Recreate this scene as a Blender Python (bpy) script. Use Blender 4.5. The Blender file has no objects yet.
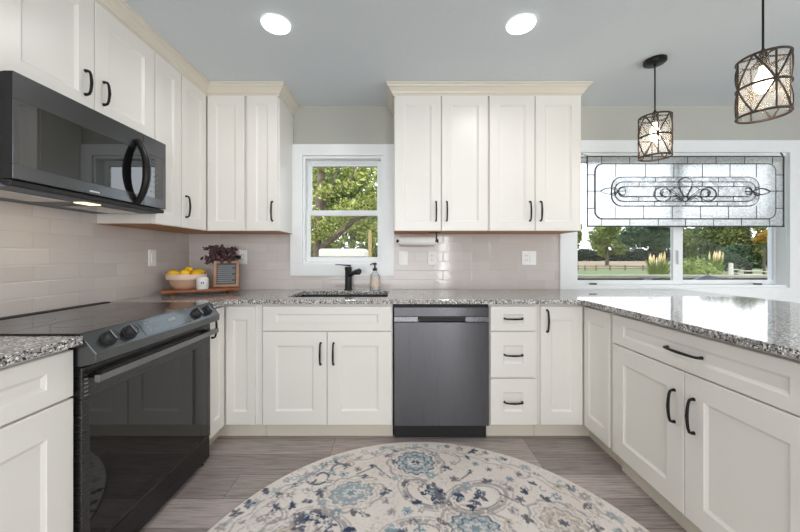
import bpy, bmesh, math, random
import numpy as np
from mathutils import Vector, Matrix, noise as mnoise

# ------------------------------------------------------------------ camera, world, sun, lights, exposure
C = bpy.context.scene.collection
SC = bpy.context.scene
F, H = 328.0, 1.182                                   # focal length in pixels of an 800 px frame, eye height
DB, DU, DW = 2.089, 2.385, 2.724                      # depth of base fronts, upper fronts, back wall
XL, XBL, XUL, XBR = -1.728, -1.096, -1.384, 1.188     # left wall, left base fronts, left upper fronts, peninsula fronts
CEIL = 2.436
cam = bpy.data.cameras.new('camera'); camo = bpy.data.objects.new('camera', cam); C.objects.link(camo)
cam.sensor_width = 36.0; cam.lens = F / 800 * 36.0
cam.shift_x = 3 / 800; cam.shift_y = -9 / 800; cam.clip_end = 600; cam.clip_start = 0.02
camo.location = (0, 0, H); camo.rotation_euler = (math.pi / 2, 0, 0)
SC.camera = camo
SC.view_settings.view_transform = 'Standard'; SC.view_settings.look = 'None'
SC.view_settings.gamma = 1; SC.view_settings.use_curve_mapping = False
SC.view_settings.exposure = 0.10
SC.cycles.max_bounces = 10; SC.cycles.diffuse_bounces = 6; SC.cycles.glossy_bounces = 5
SC.cycles.transmission_bounces = 8; SC.cycles.transparent_max_bounces = 12
SC.cycles.caustics_reflective = False; SC.cycles.caustics_refractive = False
SC.cycles.sample_clamp_indirect = 4.0

world = bpy.data.worlds.new('world'); SC.world = world; world.use_nodes = True
wn = world.node_tree; wn.nodes.clear()
wo = wn.nodes.new('ShaderNodeOutputWorld'); wb = wn.nodes.new('ShaderNodeBackground')
wt = wn.nodes.new('ShaderNodeTexCoord'); ws = wn.nodes.new('ShaderNodeSeparateXYZ'); wr = wn.nodes.new('ShaderNodeValToRGB')
wn.links.new(wt.outputs['Generated'], ws.inputs[0]); wn.links.new(ws.outputs['Z'], wr.inputs[0])
wr.color_ramp.elements[0].position = 0.0; wr.color_ramp.elements[0].color = (0.93, 0.965, 1.0, 1)
wr.color_ramp.elements[1].position = 0.5; wr.color_ramp.elements[1].color = (0.76, 0.87, 1.0, 1)
wn.links.new(wr.outputs[0], wb.inputs[0]); wb.inputs[1].default_value = 2.3
wn.links.new(wb.outputs[0], wo.inputs[0])

def lamp(name, kind, loc, energy, color=(1, 1, 1), direction=(0, 0, -1), **kw):
    l = bpy.data.lights.new(name, kind); l.energy = energy; l.color = color
    for k, v in kw.items(): setattr(l, k, v)
    o = bpy.data.objects.new(name, l); C.objects.link(o); o.location = loc
    o.rotation_euler = Vector(direction).to_track_quat('-Z', 'Y').to_euler()
    return o
lamp('sun', 'SUN', (0, -20, 30), 2.4, (1, 0.95, 0.86), (0.30, 0.62, -0.72), angle=0.03)
# added unseen fill lamps behind the camera and in the dining end; walls are closed
lamp('rear_fill', 'AREA', (-0.6, -3.3, 1.35), 92, (0.97, 0.985, 1.0), (0.0, 1, 0.16), shape='RECTANGLE', size=3.2, size_y=2.0)
lamp('rear_streak_fill', 'AREA', (1.24, -3.3, 1.3), 26, (0.96, 0.98, 1.0), (0.0, 1, 0.0), shape='RECTANGLE', size=0.26, size_y=2.1)  # narrow lamp added to streak the dishwasher front
lamp('dining_fill', 'AREA', (4.45, -0.3, 1.35), 84, (0.97, 0.985, 1.0), (-1, 0.12, 0.22), shape='RECTANGLE', size=3.4, size_y=2.0)
# recessed ceiling lamps (two in view, the rest of the same grid behind the camera)
for rx, ry in ((-0.651, 1.765), (0.667, 1.765), (-0.65, 0.1), (0.67, 0.1), (2.6, 0.1), (-0.65, -1.7), (0.67, -1.7)):
    lamp('recessed_lamp', 'AREA', (rx, ry, CEIL - 0.026), 3.0, (1, 0.98, 0.965), (0, 0, -1), shape='DISK', size=0.13, spread=math.radians(160))

# ------------------------------------------------------------------ materials
def srgb(r, g, b):
    f = lambda c: (c / 255) / 12.92 if c / 255 <= 0.04045 else ((c / 255 + 0.055) / 1.055) ** 2.4
    return (f(r), f(g), f(b), 1)
class NT:
    def __init__(s, name):
        s.m = bpy.data.materials.new(name); s.m.use_nodes = True; s.t = s.m.node_tree
        s.b = s.t.nodes['Principled BSDF']; s.out = s.t.nodes['Material Output']
    def n(s, t, **kw):
        x = s.t.nodes.new(t)
        for k, v in kw.items(): setattr(x, k, v)
        return x
    def l(s, a, b): s.t.links.new(a, b)
    def obj(s, scale=(1, 1, 1), perm=None):
        tc = s.n('ShaderNodeTexCoord'); o = tc.outputs['Object']
        if perm:
            sp = s.n('ShaderNodeSeparateXYZ'); cb = s.n('ShaderNodeCombineXYZ'); s.l(o, sp.inputs[0])
            for i, a in enumerate(perm): s.l(sp.outputs[a], cb.inputs[i])
            o = cb.outputs[0]
        mp = s.n('ShaderNodeMapping'); mp.inputs['Scale'].default_value = scale; s.l(o, mp.inputs[0])
        return mp.outputs[0]
    def noise(s, co, scale, detail=3, rough=0.5):
        x = s.n('ShaderNodeTexNoise'); x.inputs['Scale'].default_value = scale; x.inputs['Detail'].default_value = detail
        x.inputs['Roughness'].default_value = rough; s.l(co, x.inputs['Vector']); return x.outputs['Fac']
    def ramp(s, fac, stops, interp='LINEAR'):
        r = s.n('ShaderNodeValToRGB'); r.color_ramp.interpolation = interp
        e = r.color_ramp.elements
        while len(e) < len(stops): e.new(0.5)
        for i, (p, c) in enumerate(stops): e[i].position = p; e[i].color = c if len(c) == 4 else (*c, 1)
        s.l(fac, r.inputs[0]); return r.outputs[0]
    def mix(s, fac, a, b, mode='MIX'):
        x = s.n('ShaderNodeMix', data_type='RGBA', blend_type=mode)
        for v, i in ((fac, 0), (a, 6), (b, 7)):
            if hasattr(v, 'is_output'): s.l(v, x.inputs[i])
            else: x.inputs[i].default_value = v
        return x.outputs[2]
    def bump(s, h, strength=0.2, dist=0.002):
        b = s.n('ShaderNodeBump'); b.inputs['Strength'].default_value = strength; b.inputs['Distance'].default_value = dist
        s.l(h, b.inputs['Height']); s.l(b.outputs[0], s.b.inputs['Normal'])
    def set(s, **kw):
        for k, v in kw.items():
            s.b.inputs[k.replace('_', ' ')].default_value = v
        return s
M = {}
def simple(name, col, rough=0.5, metal=0.0, var=0.04, scale=30, bump=0.0, **kw):
    t = NT(name); co = t.obj(); f = t.noise(co, scale, 3)
    lo = tuple(c * (1 - var) for c in col[:3]) + (1,); hi = tuple(min(1, c * (1 + var)) for c in col[:3]) + (1,)
    t.l(t.ramp(f, [(0.3, lo), (0.7, hi)]), t.b.inputs['Base Color'])
    t.set(Roughness=rough, Metallic=metal, **kw)
    if bump: t.bump(f, bump)
    M[name] = t.m; return t
simple('cabinet_paint', (0.80, 0.776, 0.735), 0.32, var=0.01, scale=4)
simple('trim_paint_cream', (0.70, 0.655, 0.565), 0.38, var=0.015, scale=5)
simple('maple', srgb(176, 120, 66), 0.5, var=0.15, scale=12)
simple('window_white', (0.83, 0.85, 0.86), 0.3, var=0.01)
simple('ceiling_paint', (0.67, 0.72, 0.75), 0.9, var=0.012, scale=60, bump=0.05)
simple('wall_paint', srgb(182, 182, 175), 0.8, var=0.012, scale=50)
simple('black_metal', (0.018, 0.017, 0.017), 0.34, 0.6, var=0.1)
simple('matte_black', (0.012, 0.012, 0.013), 0.55, var=0.1)
simple('black_glass', (0.006, 0.0065, 0.007), 0.03, var=0.02, Specular_IOR_Level=0.6)
simple('mirror_glass', (0.006, 0.0065, 0.007), 0.02, var=0.02, IOR=2.05)
simple('gray_glass', (0.075, 0.092, 0.088), 0.08, var=0.05)
simple('rubber', (0.02, 0.02, 0.02), 0.7)
simple('composite_black', (0.02, 0.02, 0.021), 0.45, var=0.2, scale=200)
simple('plastic_white', (0.90, 0.90, 0.89), 0.35, var=0.01)
simple('slot_dark', (0.05, 0.05, 0.05), 0.6)
simple('paper', (0.84, 0.82, 0.79), 0.85, var=0.03, scale=120, bump=0.1)
simple('walnut', srgb(142, 84, 50), 0.45, var=0.2, scale=18)
simple('frame_wood', srgb(176, 130, 98), 0.55, var=0.15, scale=25)
simple('board_gray', srgb(86, 88, 92), 0.8, var=0.05)
simple('board_line', srgb(150, 156, 160), 0.7)
simple('stoneware', srgb(205, 172, 146), 0.4, var=0.05, scale=15)
simple('stoneware_band', srgb(222, 198, 180), 0.4, var=0.03, scale=15)
simple('lemon_skin', srgb(240, 190, 36), 0.42, var=0.12, scale=90, bump=0.15)
simple('ceramic_white', (0.80, 0.79, 0.78), 0.2, var=0.01)
simple('ink_blue', srgb(58, 66, 92), 0.5)
simple('dried_petals', srgb(92, 68, 72), 0.9, var=0.35, scale=40)
simple('dried_stem', srgb(80, 66, 50), 0.9, var=0.2)
simple('bronze', srgb(66, 56, 50), 0.45, 0.5, var=0.25, scale=30)
simple('steel', (0.55, 0.55, 0.55), 0.25, 1.0)
simple('bark', srgb(104, 90, 78), 0.95, var=0.35, scale=8, bump=0.6)
simple('bark_dark', srgb(78, 68, 58), 0.95, var=0.3, scale=3)
simple('deck_beige', srgb(178, 168, 148), 0.7, var=0.08, scale=6)
simple('deck_gray', srgb(150, 150, 156), 0.7, var=0.08, scale=6)
simple('deck_dark', srgb(74, 70, 68), 0.7, var=0.1, scale=6)
simple('fence_wood', srgb(112, 100, 84), 0.9, var=0.15, scale=4)
simple('post_white', srgb(184, 180, 170), 0.7, var=0.04)
simple('storage_white', srgb(212, 210, 202), 0.55, var=0.02)
simple('storage_trim', srgb(92, 84, 70), 0.6)
simple('wood_yellow', srgb(166, 146, 98), 0.7, var=0.1, scale=10)
simple('patio_gray', srgb(112, 114, 122), 0.6, var=0.06)
simple('lead', (0.035, 0.037, 0.04), 0.5, 0.5)
simple('label_cream', srgb(226, 208, 186), 0.6, var=0.04)
simple('badge_pale', srgb(200, 204, 208), 0.4)

def brushed(name, col, rough, vertical, metal=0.9):
    t = NT(name); co = t.obj(scale=(6, 6, 400) if not vertical else (400, 400, 4)); f = t.noise(co, 1.0, 2)
    lo = tuple(c * (0.975 if vertical else 0.96) for c in col) + (1,); hi = tuple(c * (1.025 if vertical else 1.04) for c in col) + (1,)
    t.l(t.ramp(f, [(0.25, lo), (0.75, hi)]), t.b.inputs['Base Color'])
    t.l(t.ramp(f, [(0.2, (rough * 0.85,) * 3), (0.8, (rough * 1.15,) * 3)]), t.b.inputs['Roughness'])
    t.set(Metallic=metal)
    if vertical:
        tg = t.n('ShaderNodeTangent', direction_type='RADIAL', axis='Z'); t.l(tg.outputs[0], t.b.inputs['Tangent']); t.set(Anisotropic=0.85, Anisotropic_Rotation=0.25)
    M[name] = t.m
brushed('black_stainless', (0.115, 0.114, 0.124), 0.30, True)
brushed('black_stainless_light', (0.24, 0.245, 0.262), 0.28, True)
brushed('black_stainless_horizontal', (0.135, 0.14, 0.145), 0.24, False)
brushed('black_stainless_dark', (0.062, 0.061, 0.062), 0.30, False)
brushed('oven_steel', (0.085, 0.084, 0.085), 0.28, False)
brushed('handle_steel', (0.23, 0.23, 0.235), 0.22, False)

# granite
t = NT('granite'); co = t.obj()
v1 = t.n('ShaderNodeTexVoronoi'); v1.inputs['Scale'].default_value = 190; t.l(co, v1.inputs['Vector'])
n1 = t.noise(co, 80, 4, 0.65); n2 = t.noise(co, 185, 3, 0.6); n3 = t.noise(co, 14, 3, 0.6)
base = t.ramp(n3, [(0.35, srgb(196, 192, 188)), (0.65, srgb(222, 219, 214))])
gry = t.ramp(n1, [(0.0, (0, 0, 0)), (0.435, (0, 0, 0)), (0.50, (1, 1, 1))])
c1 = t.mix(gry, base, srgb(150, 147, 146))
blk = t.ramp(n2, [(0.0, (1, 1, 1)), (0.40, (1, 1, 1)), (0.44, (0, 0, 0))])
c2 = t.mix(blk, c1, srgb(34, 32, 33))
cell = t.n('ShaderNodeSeparateColor'); t.l(v1.outputs['Color'], cell.inputs[0])
sp = t.ramp(cell.outputs[0], [(0.0, (1, 1, 1)), (0.15, (1, 1, 1)), (0.16, (0, 0, 0))], 'CONSTANT')
c3 = t.mix(sp, c2, srgb(62, 58, 58))
wsp = t.ramp(cell.outputs[1], [(0.0, (0, 0, 0)), (0.88, (0, 0, 0)), (0.89, (1, 1, 1))], 'CONSTANT')
c4 = t.mix(wsp, c3, srgb(240, 238, 234))
t.l(c4, t.b.inputs['Base Color']); t.set(Roughness=0.07, Specular_IOR_Level=0.65); M['granite'] = t.m

# wall tile: 3 x 9 inch glossy tiles, third offset
def tile(name, perm, off):
    t = NT(name); tc = t.n('ShaderNodeTexCoord'); spx = t.n('ShaderNodeSeparateXYZ'); cb = t.n('ShaderNodeCombineXYZ')
    t.l(tc.outputs['Object'], spx.inputs[0]); t.l(spx.outputs[perm], cb.inputs[0]); t.l(spx.outputs['Z'], cb.inputs[1])
    mp = t.n('ShaderNodeMapping'); mp.inputs['Location'].default_value = off; t.l(cb.outputs[0], mp.inputs[0])
    def br(mortar, smooth):
        b = t.n('ShaderNodeTexBrick'); b.offset = 0.34; b.offset_frequency = 2; b.squash = 1
        b.inputs['Scale'].default_value = 1; b.inputs['Brick Width'].default_value = 0.231; b.inputs['Row Height'].default_value = 0.0768
        b.inputs['Mortar Size'].default_value = mortar; b.inputs['Mortar Smooth'].default_value = smooth; b.inputs['Bias'].default_value = 0
        t.l(mp.outputs[0], b.inputs['Vector']); return b
    b = br(0.0013, 0.1)
    b.inputs['Color1'].default_value = srgb(202, 194, 190); b.inputs['Color2'].default_value = srgb(211, 204, 201)
    b.inputs['Mortar'].default_value = srgb(198, 192, 188)
    t.l(b.outputs['Color'], t.b.inputs['Base Color'])
    e = br(0.006, 1.0); inv = t.n('ShaderNodeMath', operation='SUBTRACT'); inv.inputs[0].default_value = 1; t.l(e.outputs['Fac'], inv.inputs[1])
    wv = t.noise(mp.outputs[0], 9, 2); ad = t.n('ShaderNodeMath', operation='MULTIPLY_ADD'); t.l(wv, ad.inputs[0]); ad.inputs[1].default_value = 0.5; t.l(inv.outputs[0], ad.inputs[2])
    t.bump(ad.outputs[0], 0.4 if perm == 'Y' else 0.22, 0.002); t.set(Roughness=0.09, Specular_IOR_Level=0.5); M[name] = t.m
tile('tile_left', 'Y', (-1.549 + 0.231 * 20 - 0.0785, -0.914 + 0.0768 * 20, 0))
tile('tile_back', 'X', (0.08 + 0.231 * 20, -0.914 + 0.0768 * 20, 0))

# plank floor
t = NT('floor_planks'); co = t.obj()
b = t.n('ShaderNodeTexBrick'); b.offset = 0.37; b.offset_frequency = 3
b.inputs['Scale'].default_value = 1; b.inputs['Brick Width'].default_value = 1.22; b.inputs['Row Height'].default_value = 0.178
b.inputs['Mortar Size'].default_value = 0.0012; b.inputs['Mortar Smooth'].default_value = 0.2
b.inputs['Color1'].default_value = (0, 0, 0, 1); b.inputs['Color2'].default_value = (1, 1, 1, 1); b.inputs['Mortar'].default_value = (0.5, 0.5, 0.5, 1)
mp = t.n('ShaderNodeMapping'); mp.inputs['Location'].default_value = (10.16, 10.143, 0); t.l(co, mp.inputs[0]); t.l(mp.outputs[0], b.inputs['Vector'])
plank = t.ramp(b.outputs['Color'], [(0.0, srgb(150, 139, 136)), (0.5, srgb(165, 154, 150)), (1.0, srgb(184, 173, 169))])
mg = t.n('ShaderNodeMapping'); mg.inputs['Scale'].default_value = (2.6, 44, 1); t.l(co, mg.inputs[0])
sx = t.n('ShaderNodeVectorMath', operation='ADD'); t.l(mg.outputs[0], sx.inputs[0]); t.l(b.outputs['Color'], sx.inputs[1])
g1 = t.noise(sx.outputs[0], 2.2, 6, 0.65); g2 = t.noise(sx.outputs[0], 9, 3)
gr = t.ramp(g1, [(0.30, (0.50, 0.48, 0.475)), (0.48, (0.92, 0.91, 0.91)), (0.70, (1.22, 1.21, 1.20))])
col = t.mix(1.0, plank, gr, 'MULTIPLY')
col = t.mix(b.outputs['Fac'], col, srgb(70, 62, 58))
t.l(col, t.b.inputs['Base Color']); t.set(Roughness=0.42); t.bump(g2, 0.12, 0.001); M['floor_planks'] = t.m

# rug, colours woven per point
t = NT('rug_weave'); a = t.n('ShaderNodeAttribute'); a.attribute_name = 'weave'
co = t.obj(); f = t.noise(co, 420, 2)
t.l(t.mix(1.0, a.outputs['Color'], t.ramp(f, [(0.3, (0.93, 0.93, 0.93)), (0.7, (1.13, 1.13, 1.13))]), 'MULTIPLY'), t.b.inputs['Base Color'])
t.set(Roughness=0.95, Specular_IOR_Level=0.1); t.bump(f, 0.5, 0.003); M['rug_weave'] = t.m

# window pane, thin and clear
def pane(name, refl):
    t = NT(name); tr = t.n('ShaderNodeBsdfTransparent'); gl = t.n('ShaderNodeBsdfGlossy'); gl.inputs['Roughness'].default_value = 0.0
    mx = t.n('ShaderNodeMixShader'); fr = t.n('ShaderNodeFresnel'); fr.inputs[0].default_value = refl
    t.l(fr.outputs[0], mx.inputs[0]); t.l(tr.outputs[0], mx.inputs[1]); t.l(gl.outputs[0], mx.inputs[2]); t.l(mx.outputs[0], t.out.inputs[0]); M[name] = t.m
pane('pane_glass', 1.12)
# textured leaded glass
def leaded(name, clear, scale, strength):
    t = NT(name); co = t.obj(); f = t.noise(co, scale, 2)
    tl = t.n('ShaderNodeBsdfTranslucent'); tl.inputs[0].default_value = (0.93, 0.95, 0.95, 1)
    df = t.n('ShaderNodeBsdfDiffuse'); df.inputs[0].default_value = (0.86, 0.88, 0.88, 1)
    tr = t.n('ShaderNodeBsdfTransparent'); gl = t.n('ShaderNodeBsdfGlossy'); gl.inputs['Roughness'].default_value = 0.12
    bp = t.n('ShaderNodeBump'); bp.inputs['Strength'].default_value = strength; bp.inputs['Distance'].default_value = 0.004
    t.l(f, bp.inputs['Height'])
    for x in (tl, df, gl): t.l(bp.outputs[0], x.inputs['Normal'])
    m1 = t.n('ShaderNodeMixShader'); m1.inputs[0].default_value = 0.22; t.l(tl.outputs[0], m1.inputs[1]); t.l(df.outputs[0], m1.inputs[2])
    rf = t.n('ShaderNodeBsdfRefraction'); rf.inputs['Roughness'].default_value = 0.32; rf.inputs['IOR'].default_value = 1.25; t.l(bp.outputs[0], rf.inputs['Normal'])
    m0 = t.n('ShaderNodeMixShader'); m0.inputs[0].default_value = 0.62; t.l(m1.outputs[0], m0.inputs[1]); t.l(rf.outputs[0], m0.inputs[2])
    m2 = t.n('ShaderNodeMixShader')
    t.l(t.ramp(f, [(0.35, (clear * 0.5,) * 3), (0.65, (min(1, clear * 1.5),) * 3)]), m2.inputs[0])
    t.l(m0.outputs[0], m2.inputs[1]); t.l(tr.outputs[0], m2.inputs[2])
    m3 = t.n('ShaderNodeMixShader'); m3.inputs[0].default_value = 0.06; t.l(m2.outputs[0], m3.inputs[1]); t.l(gl.outputs[0], m3.inputs[2])
    t.l(m3.outputs[0], t.out.inputs[0]); M[name] = t.m
leaded('glass_hammered', 0.22, 55, 0.9)
leaded('glass_bevelled', 0.66, 20, 0.2)
# pendant and bottle glass
t = NT('seeded_glass'); co = t.obj(); f = t.noise(co, 24, 2)
tr = t.n('ShaderNodeBsdfTransparent'); tr.inputs[0].default_value = (0.97, 0.97, 0.97, 1)
gl = t.n('ShaderNodeBsdfGlossy'); gl.inputs['Roughness'].default_value = 0.18
bp = t.n('ShaderNodeBump'); bp.inputs['Strength'].default_value = 0.02; bp.inputs['Distance'].default_value = 0.002; t.l(f, bp.inputs['Height']); t.l(bp.outputs[0], gl.inputs['Normal'])
lw = t.n('ShaderNodeLayerWeight'); lw.inputs[0].default_value = 0.14; t.l(bp.outputs[0], lw.inputs['Normal'])
mx = t.n('ShaderNodeMixShader'); t.l(lw.outputs['Fresnel'], mx.inputs[0]); t.l(tr.outputs[0], mx.inputs[1]); t.l(gl.outputs[0], mx.inputs[2]); df = t.n('ShaderNodeBsdfTranslucent'); df.inputs[0].default_value = (0.9, 0.9, 0.9, 1)
mw = t.n('ShaderNodeMixShader'); t.l(t.ramp(f, [(0.40, (0.07,) * 3), (0.70, (0.13,) * 3)]), mw.inputs[0]); t.l(mx.outputs[0], mw.inputs[1]); t.l(df.outputs[0], mw.inputs[2])
t.l(mw.outputs[0], t.out.inputs[0]); M['seeded_glass'] = t.m

def emit(name, col, s):
    t = NT(name); e = t.n('ShaderNodeEmission'); e.inputs[0].default_value = (*col, 1); e.inputs[1].default_value = s
    t.l(e.outputs[0], t.out.inputs[0]); M[name] = t.m
emit('lamp_lens', (1, 0.985, 0.965), 9)
emit('bulb_glow', (1, 0.86, 0.62), 9)
emit('hood_lens', (1, 0.78, 0.45), 2.2)

def foliage_mat(name, c1, c2, c3):
    t = NT(name); g = t.n('ShaderNodeNewGeometry')
    col = t.ramp(g.outputs['Random Per Island'], [(0.0, c1), (0.55, c2), (1.0, c3)])
    t.l(col, t.b.inputs['Base Color']); t.set(Roughness=0.7, Specular_IOR_Level=0.2)
    tl = t.n('ShaderNodeBsdfTranslucent'); t.l(col, tl.inputs[0])
    mx = t.n('ShaderNodeMixShader'); mx.inputs[0].default_value = 0.4; t.l(t.b.outputs[0], mx.inputs[1]); t.l(tl.outputs[0], mx.inputs[2]); t.l(mx.outputs[0], t.out.inputs[0]); M[name] = t.m
foliage_mat('leaf_fresh', srgb(84, 92, 46), srgb(146, 154, 78), srgb(212, 214, 136))
foliage_mat('leaf_mid', srgb(66, 82, 48), srgb(96, 112, 66), srgb(136, 146, 92))
foliage_mat('leaf_bright', srgb(92, 112, 56), srgb(130, 146, 78), srgb(166, 176, 104))
foliage_mat('leaf_dark', srgb(44, 64, 46), srgb(72, 94, 66), srgb(108, 126, 88))
foliage_mat('leaf_olive', srgb(74, 84, 46), srgb(112, 120, 68), srgb(150, 150, 92))
foliage_mat('leaf_autumn', srgb(150, 104, 50), srgb(190, 150, 60), srgb(150, 150, 70))
foliage_mat('plume', srgb(214, 196, 142), srgb(228, 212, 168), srgb(240, 228, 190))
foliage_mat('leaf_far', srgb(52, 62, 50), srgb(66, 76, 62), srgb(82, 90, 76))

t = NT('lawn'); co = t.obj(); sp = t.n('ShaderNodeSeparateXYZ'); t.l(co, sp.inputs[0])
f = t.noise(co, 0.6, 5, 0.7); f2 = t.noise(co, 0.09, 3)
gcol = t.ramp(f, [(0.3, srgb(78, 92, 48)), (0.7, srgb(106, 117, 68))])
fcol = t.ramp(f2, [(0.3, srgb(118, 100, 74)), (0.7, srgb(142, 124, 96))])
w = t.n('ShaderNodeMath', operation='MULTIPLY_ADD'); t.l(f2, w.inputs[0]); w.inputs[1].default_value = 18; t.l(sp.outputs['Y'], w.inputs[2])
mr = t.n('ShaderNodeMapRange'); mr.inputs[1].default_value = 72; mr.inputs[2].default_value = 80; t.l(w.outputs[0], mr.inputs[0])
t.l(t.mix(mr.outputs[0], gcol, fcol), t.b.inputs['Base Color']); t.set(Roughness=0.95); M['lawn'] = t.m

# ------------------------------------------------------------------ builders
class MB:
    """gathers shapes for one mesh; points pass through fn into world space"""
    def __init__(s, fn=None): s.bm = bmesh.new(); s.fn = fn or (lambda p: p); s.mi = 0
    def v(s, p): return s.bm.verts.new(s.fn(p))
    def f(s, vs):
        try: fc = s.bm.faces.new(vs); fc.material_index = s.mi; return fc
        except ValueError: return None
    def box(s, x0, x1, y0, y1, z0, z1):
        p = [s.v((x, y, z)) for x in (x0, x1) for y in (y0, y1) for z in (z0, z1)]
        for q in ((0, 1, 3, 2), (4, 6, 7, 5), (0, 4, 5, 1), (2, 3, 7, 6), (0, 2, 6, 4), (1, 5, 7, 3)): s.f([p[i] for i in q])
        return s
    def hull8(s, p):
        p = [s.v(q) for q in p]
        for q in ((0, 1, 3, 2), (4, 6, 7, 5), (0, 4, 5, 1), (2, 3, 7, 6), (0, 2, 6, 4), (1, 5, 7, 3)): s.f([p[i] for i in q])
        return s
    def prism(s, poly, axis, a, b):
        """poly of 2-D points, extruded along axis 0/1/2 from a to b"""
        def pt(q, t): l = list(q); l.insert(axis, t); return tuple(l)
        A = [s.v(pt(q, a)) for q in poly]; B = [s.v(pt(q, b)) for q in poly]
        s.f(A); s.f(B); n = len(poly)
        for i in range(n): s.f([A[i], A[(i + 1) % n], B[(i + 1) % n], B[i]])
        return s
    def lathe(s, prof, c, n=32, axis=2, cap=True):
        rings = []
        for r, h in prof:
            ring = []
            for k in range(n):
                a = 2 * math.pi * k / n; q = [r * math.cos(a), r * math.sin(a)]; q.insert(axis, h)
                ring.append(s.v((q[0] + c[0], q[1] + c[1], q[2] + c[2])))
            rings.append(ring)
        for A, B in zip(rings, rings[1:]):
            for k in range(n): s.f([A[k], A[(k + 1) % n], B[(k + 1) % n], B[k]])
        if cap:
            if prof[0][0] > 1e-5: s.f(rings[0])
            if prof[-1][0] > 1e-5: s.f(rings[-1])
        return s
    def tube(s, pts, r, n=8, closed=False, flat=None):
        P = [Vector(p) for p in pts]; R = r if isinstance(r, (list, tuple)) else [r] * len(P)
        rings = []; N = len(P); up = None
        for i, p in enumerate(P):
            if closed: d = P[(i + 1) % N] - P[i - 1]
            else: d = P[min(i + 1, N - 1)] - P[max(i - 1, 0)]
            d.normalize()
            if up is None:
                up = Vector((0, 0, 1)) if abs(d.z) < 0.9 else Vector((1, 0, 0))
            a = d.cross(up)
            if a.length < 1e-4: a = d.orthogonal()
            a.normalize(); b2 = a.cross(d).normalized(); up = b2
            ring = []
            for k in range(n):
                t_ = 2 * math.pi * k / n + math.pi / n
                q = p + (a * math.cos(t_) * (flat or 1) + b2 * math.sin(t_)) * R[i]
                ring.append(s.v(tuple(q)))
            rings.append(ring)
        for i in range(N if closed else N - 1):
            A, B = rings[i], rings[(i + 1) % N]
            for k in range(n): s.f([A[k], A[(k + 1) % n], B[(k + 1) % n], B[k]])
        if not closed: s.f(rings[0]); s.f(rings[-1])
        return s
    def front(s, u0, u1, w0, w1, fx, fy, th=0.020, rec=0.009, bev=0.012):
        """a shaker door or drawer front: local (u, v into the cabinet, w up), face at v = 0"""
        def ring(iu, iw, v): return [s.v((u0 + iu, v, w0 + iw)), s.v((u1 - iu, v, w0 + iw)), s.v((u1 - iu, v, w1 - iw)), s.v((u0 + iu, v, w1 - iw))]
        R = [ring(0, 0, th), ring(0, 0, 0.0025), ring(0.0025, 0.0025, 0), ring(fx, fy, 0), ring(fx + 0.002, fy + 0.002, 0.003), ring(fx + bev, fy + bev, rec)]
        s.f(R[0])
        for A, B in zip(R, R[1:]):
            for k in range(4): s.f([A[k], A[(k + 1) % 4], B[(k + 1) % 4], B[k]])
        s.f(R[-1]); return s
    def sphere(s, c, r, n=16, sc=(1, 1, 1), rot=None):
        m = Matrix.Translation(c) @ (rot.to_4x4() if rot else Matrix()) @ Matrix.Diagonal((*[r * k for k in sc], 1))
        bmesh.ops.create_uvsphere(s.bm, u_segments=n, v_segments=max(6, n // 2 + 2), radius=1, matrix=m); return s
    def build(s, name, mats, parent=None, smooth=False, bevel=0.0, seg=2):
        bmesh.ops.recalc_face_normals(s.bm, faces=s.bm.faces)
        me = bpy.data.meshes.new(name)
        if parent is not None:
            L = Vector(parent['_world']) if '_world' in parent else Vector(parent.location)
            bmesh.ops.translate(s.bm, verts=s.bm.verts, vec=-L)
        s.bm.to_mesh(me); s.bm.free()
        for m in (mats if isinstance(mats, (list, tuple)) else [mats]): me.materials.append(M[m])
        o = bpy.data.objects.new(name, me); C.objects.link(o)
        if smooth:
            for p in me.polygons: p.use_smooth = True
            try: me.set_sharp_from_angle(angle=math.radians(40))
            except Exception: pass
        if bevel:
            b = o.modifiers.new('bevel', 'BEVEL'); b.width = bevel; b.segments = seg; b.limit_method = 'ANGLE'; b.angle_limit = math.radians(40)
        if parent is not None:
            o.parent = parent
            o['_world'] = tuple(Vector(parent['_world']) if '_world' in parent else Vector(parent.location))
        return o
def thing(name, label, cat, loc, group=None):
    o = bpy.data.objects.new(name, None); C.objects.link(o); o.location = loc; o.empty_display_size = 0.05
    o['label'] = label; o['category'] = cat
    if group: o['group'] = group
    return o
def tag(o, label, cat, group=None):
    o['label'] = label; o['category'] = cat
    if group: o['group'] = group
    return o
def structure(o): o['kind'] = 'structure'; return o
back = lambda p: (p[0], DB + p[1], p[2])
upback = lambda p: (p[0], DU + p[1], p[2])
left = lambda p: (XBL - p[1], p[0], p[2])
upleft = lambda p: (XUL - p[1], p[0], p[2])
right = lambda p: (XBR + p[1], p[0], p[2])

# ------------------------------------------------------------------ the room
X1, Y0 = 4.6, -3.5
m = MB(); m.box(XL - 0.1, X1 + 0.1, Y0 - 0.1, DW + 0.1, -0.12, 0.0); structure(m.build('floor', 'floor_planks'))
m = MB(); m.box(XL - 0.1, X1 + 0.1, Y0 - 0.1, DW + 0.16, CEIL, CEIL + 0.12); structure(m.build('ceiling', 'ceiling_paint'))
m = MB(); m.box(XL - 0.12, XL, Y0, DW + 0.12, 0, CEIL); structure(m.build('wall_left', 'wall_paint'))
m = MB(); m.box(X1, X1 + 0.12, Y0, DW + 0.12, 0, CEIL); structure(m.build('wall_right', 'wall_paint'))
m = MB(); m.box(XL, X1, Y0 - 0.12, Y0, 0, CEIL); structure(m.build('wall_rear', 'wall_paint'))
W1 = (-0.781, -0.116, 1.124, 2.021)        # sink window opening
W2 = (1.487, 3.239, 0.93, 2.046)           # wide slider opening
m = MB(); yb = DW + 0.14
xs = [XL, W1[0], W1[1], W2[0], W2[1], X1]
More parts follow.
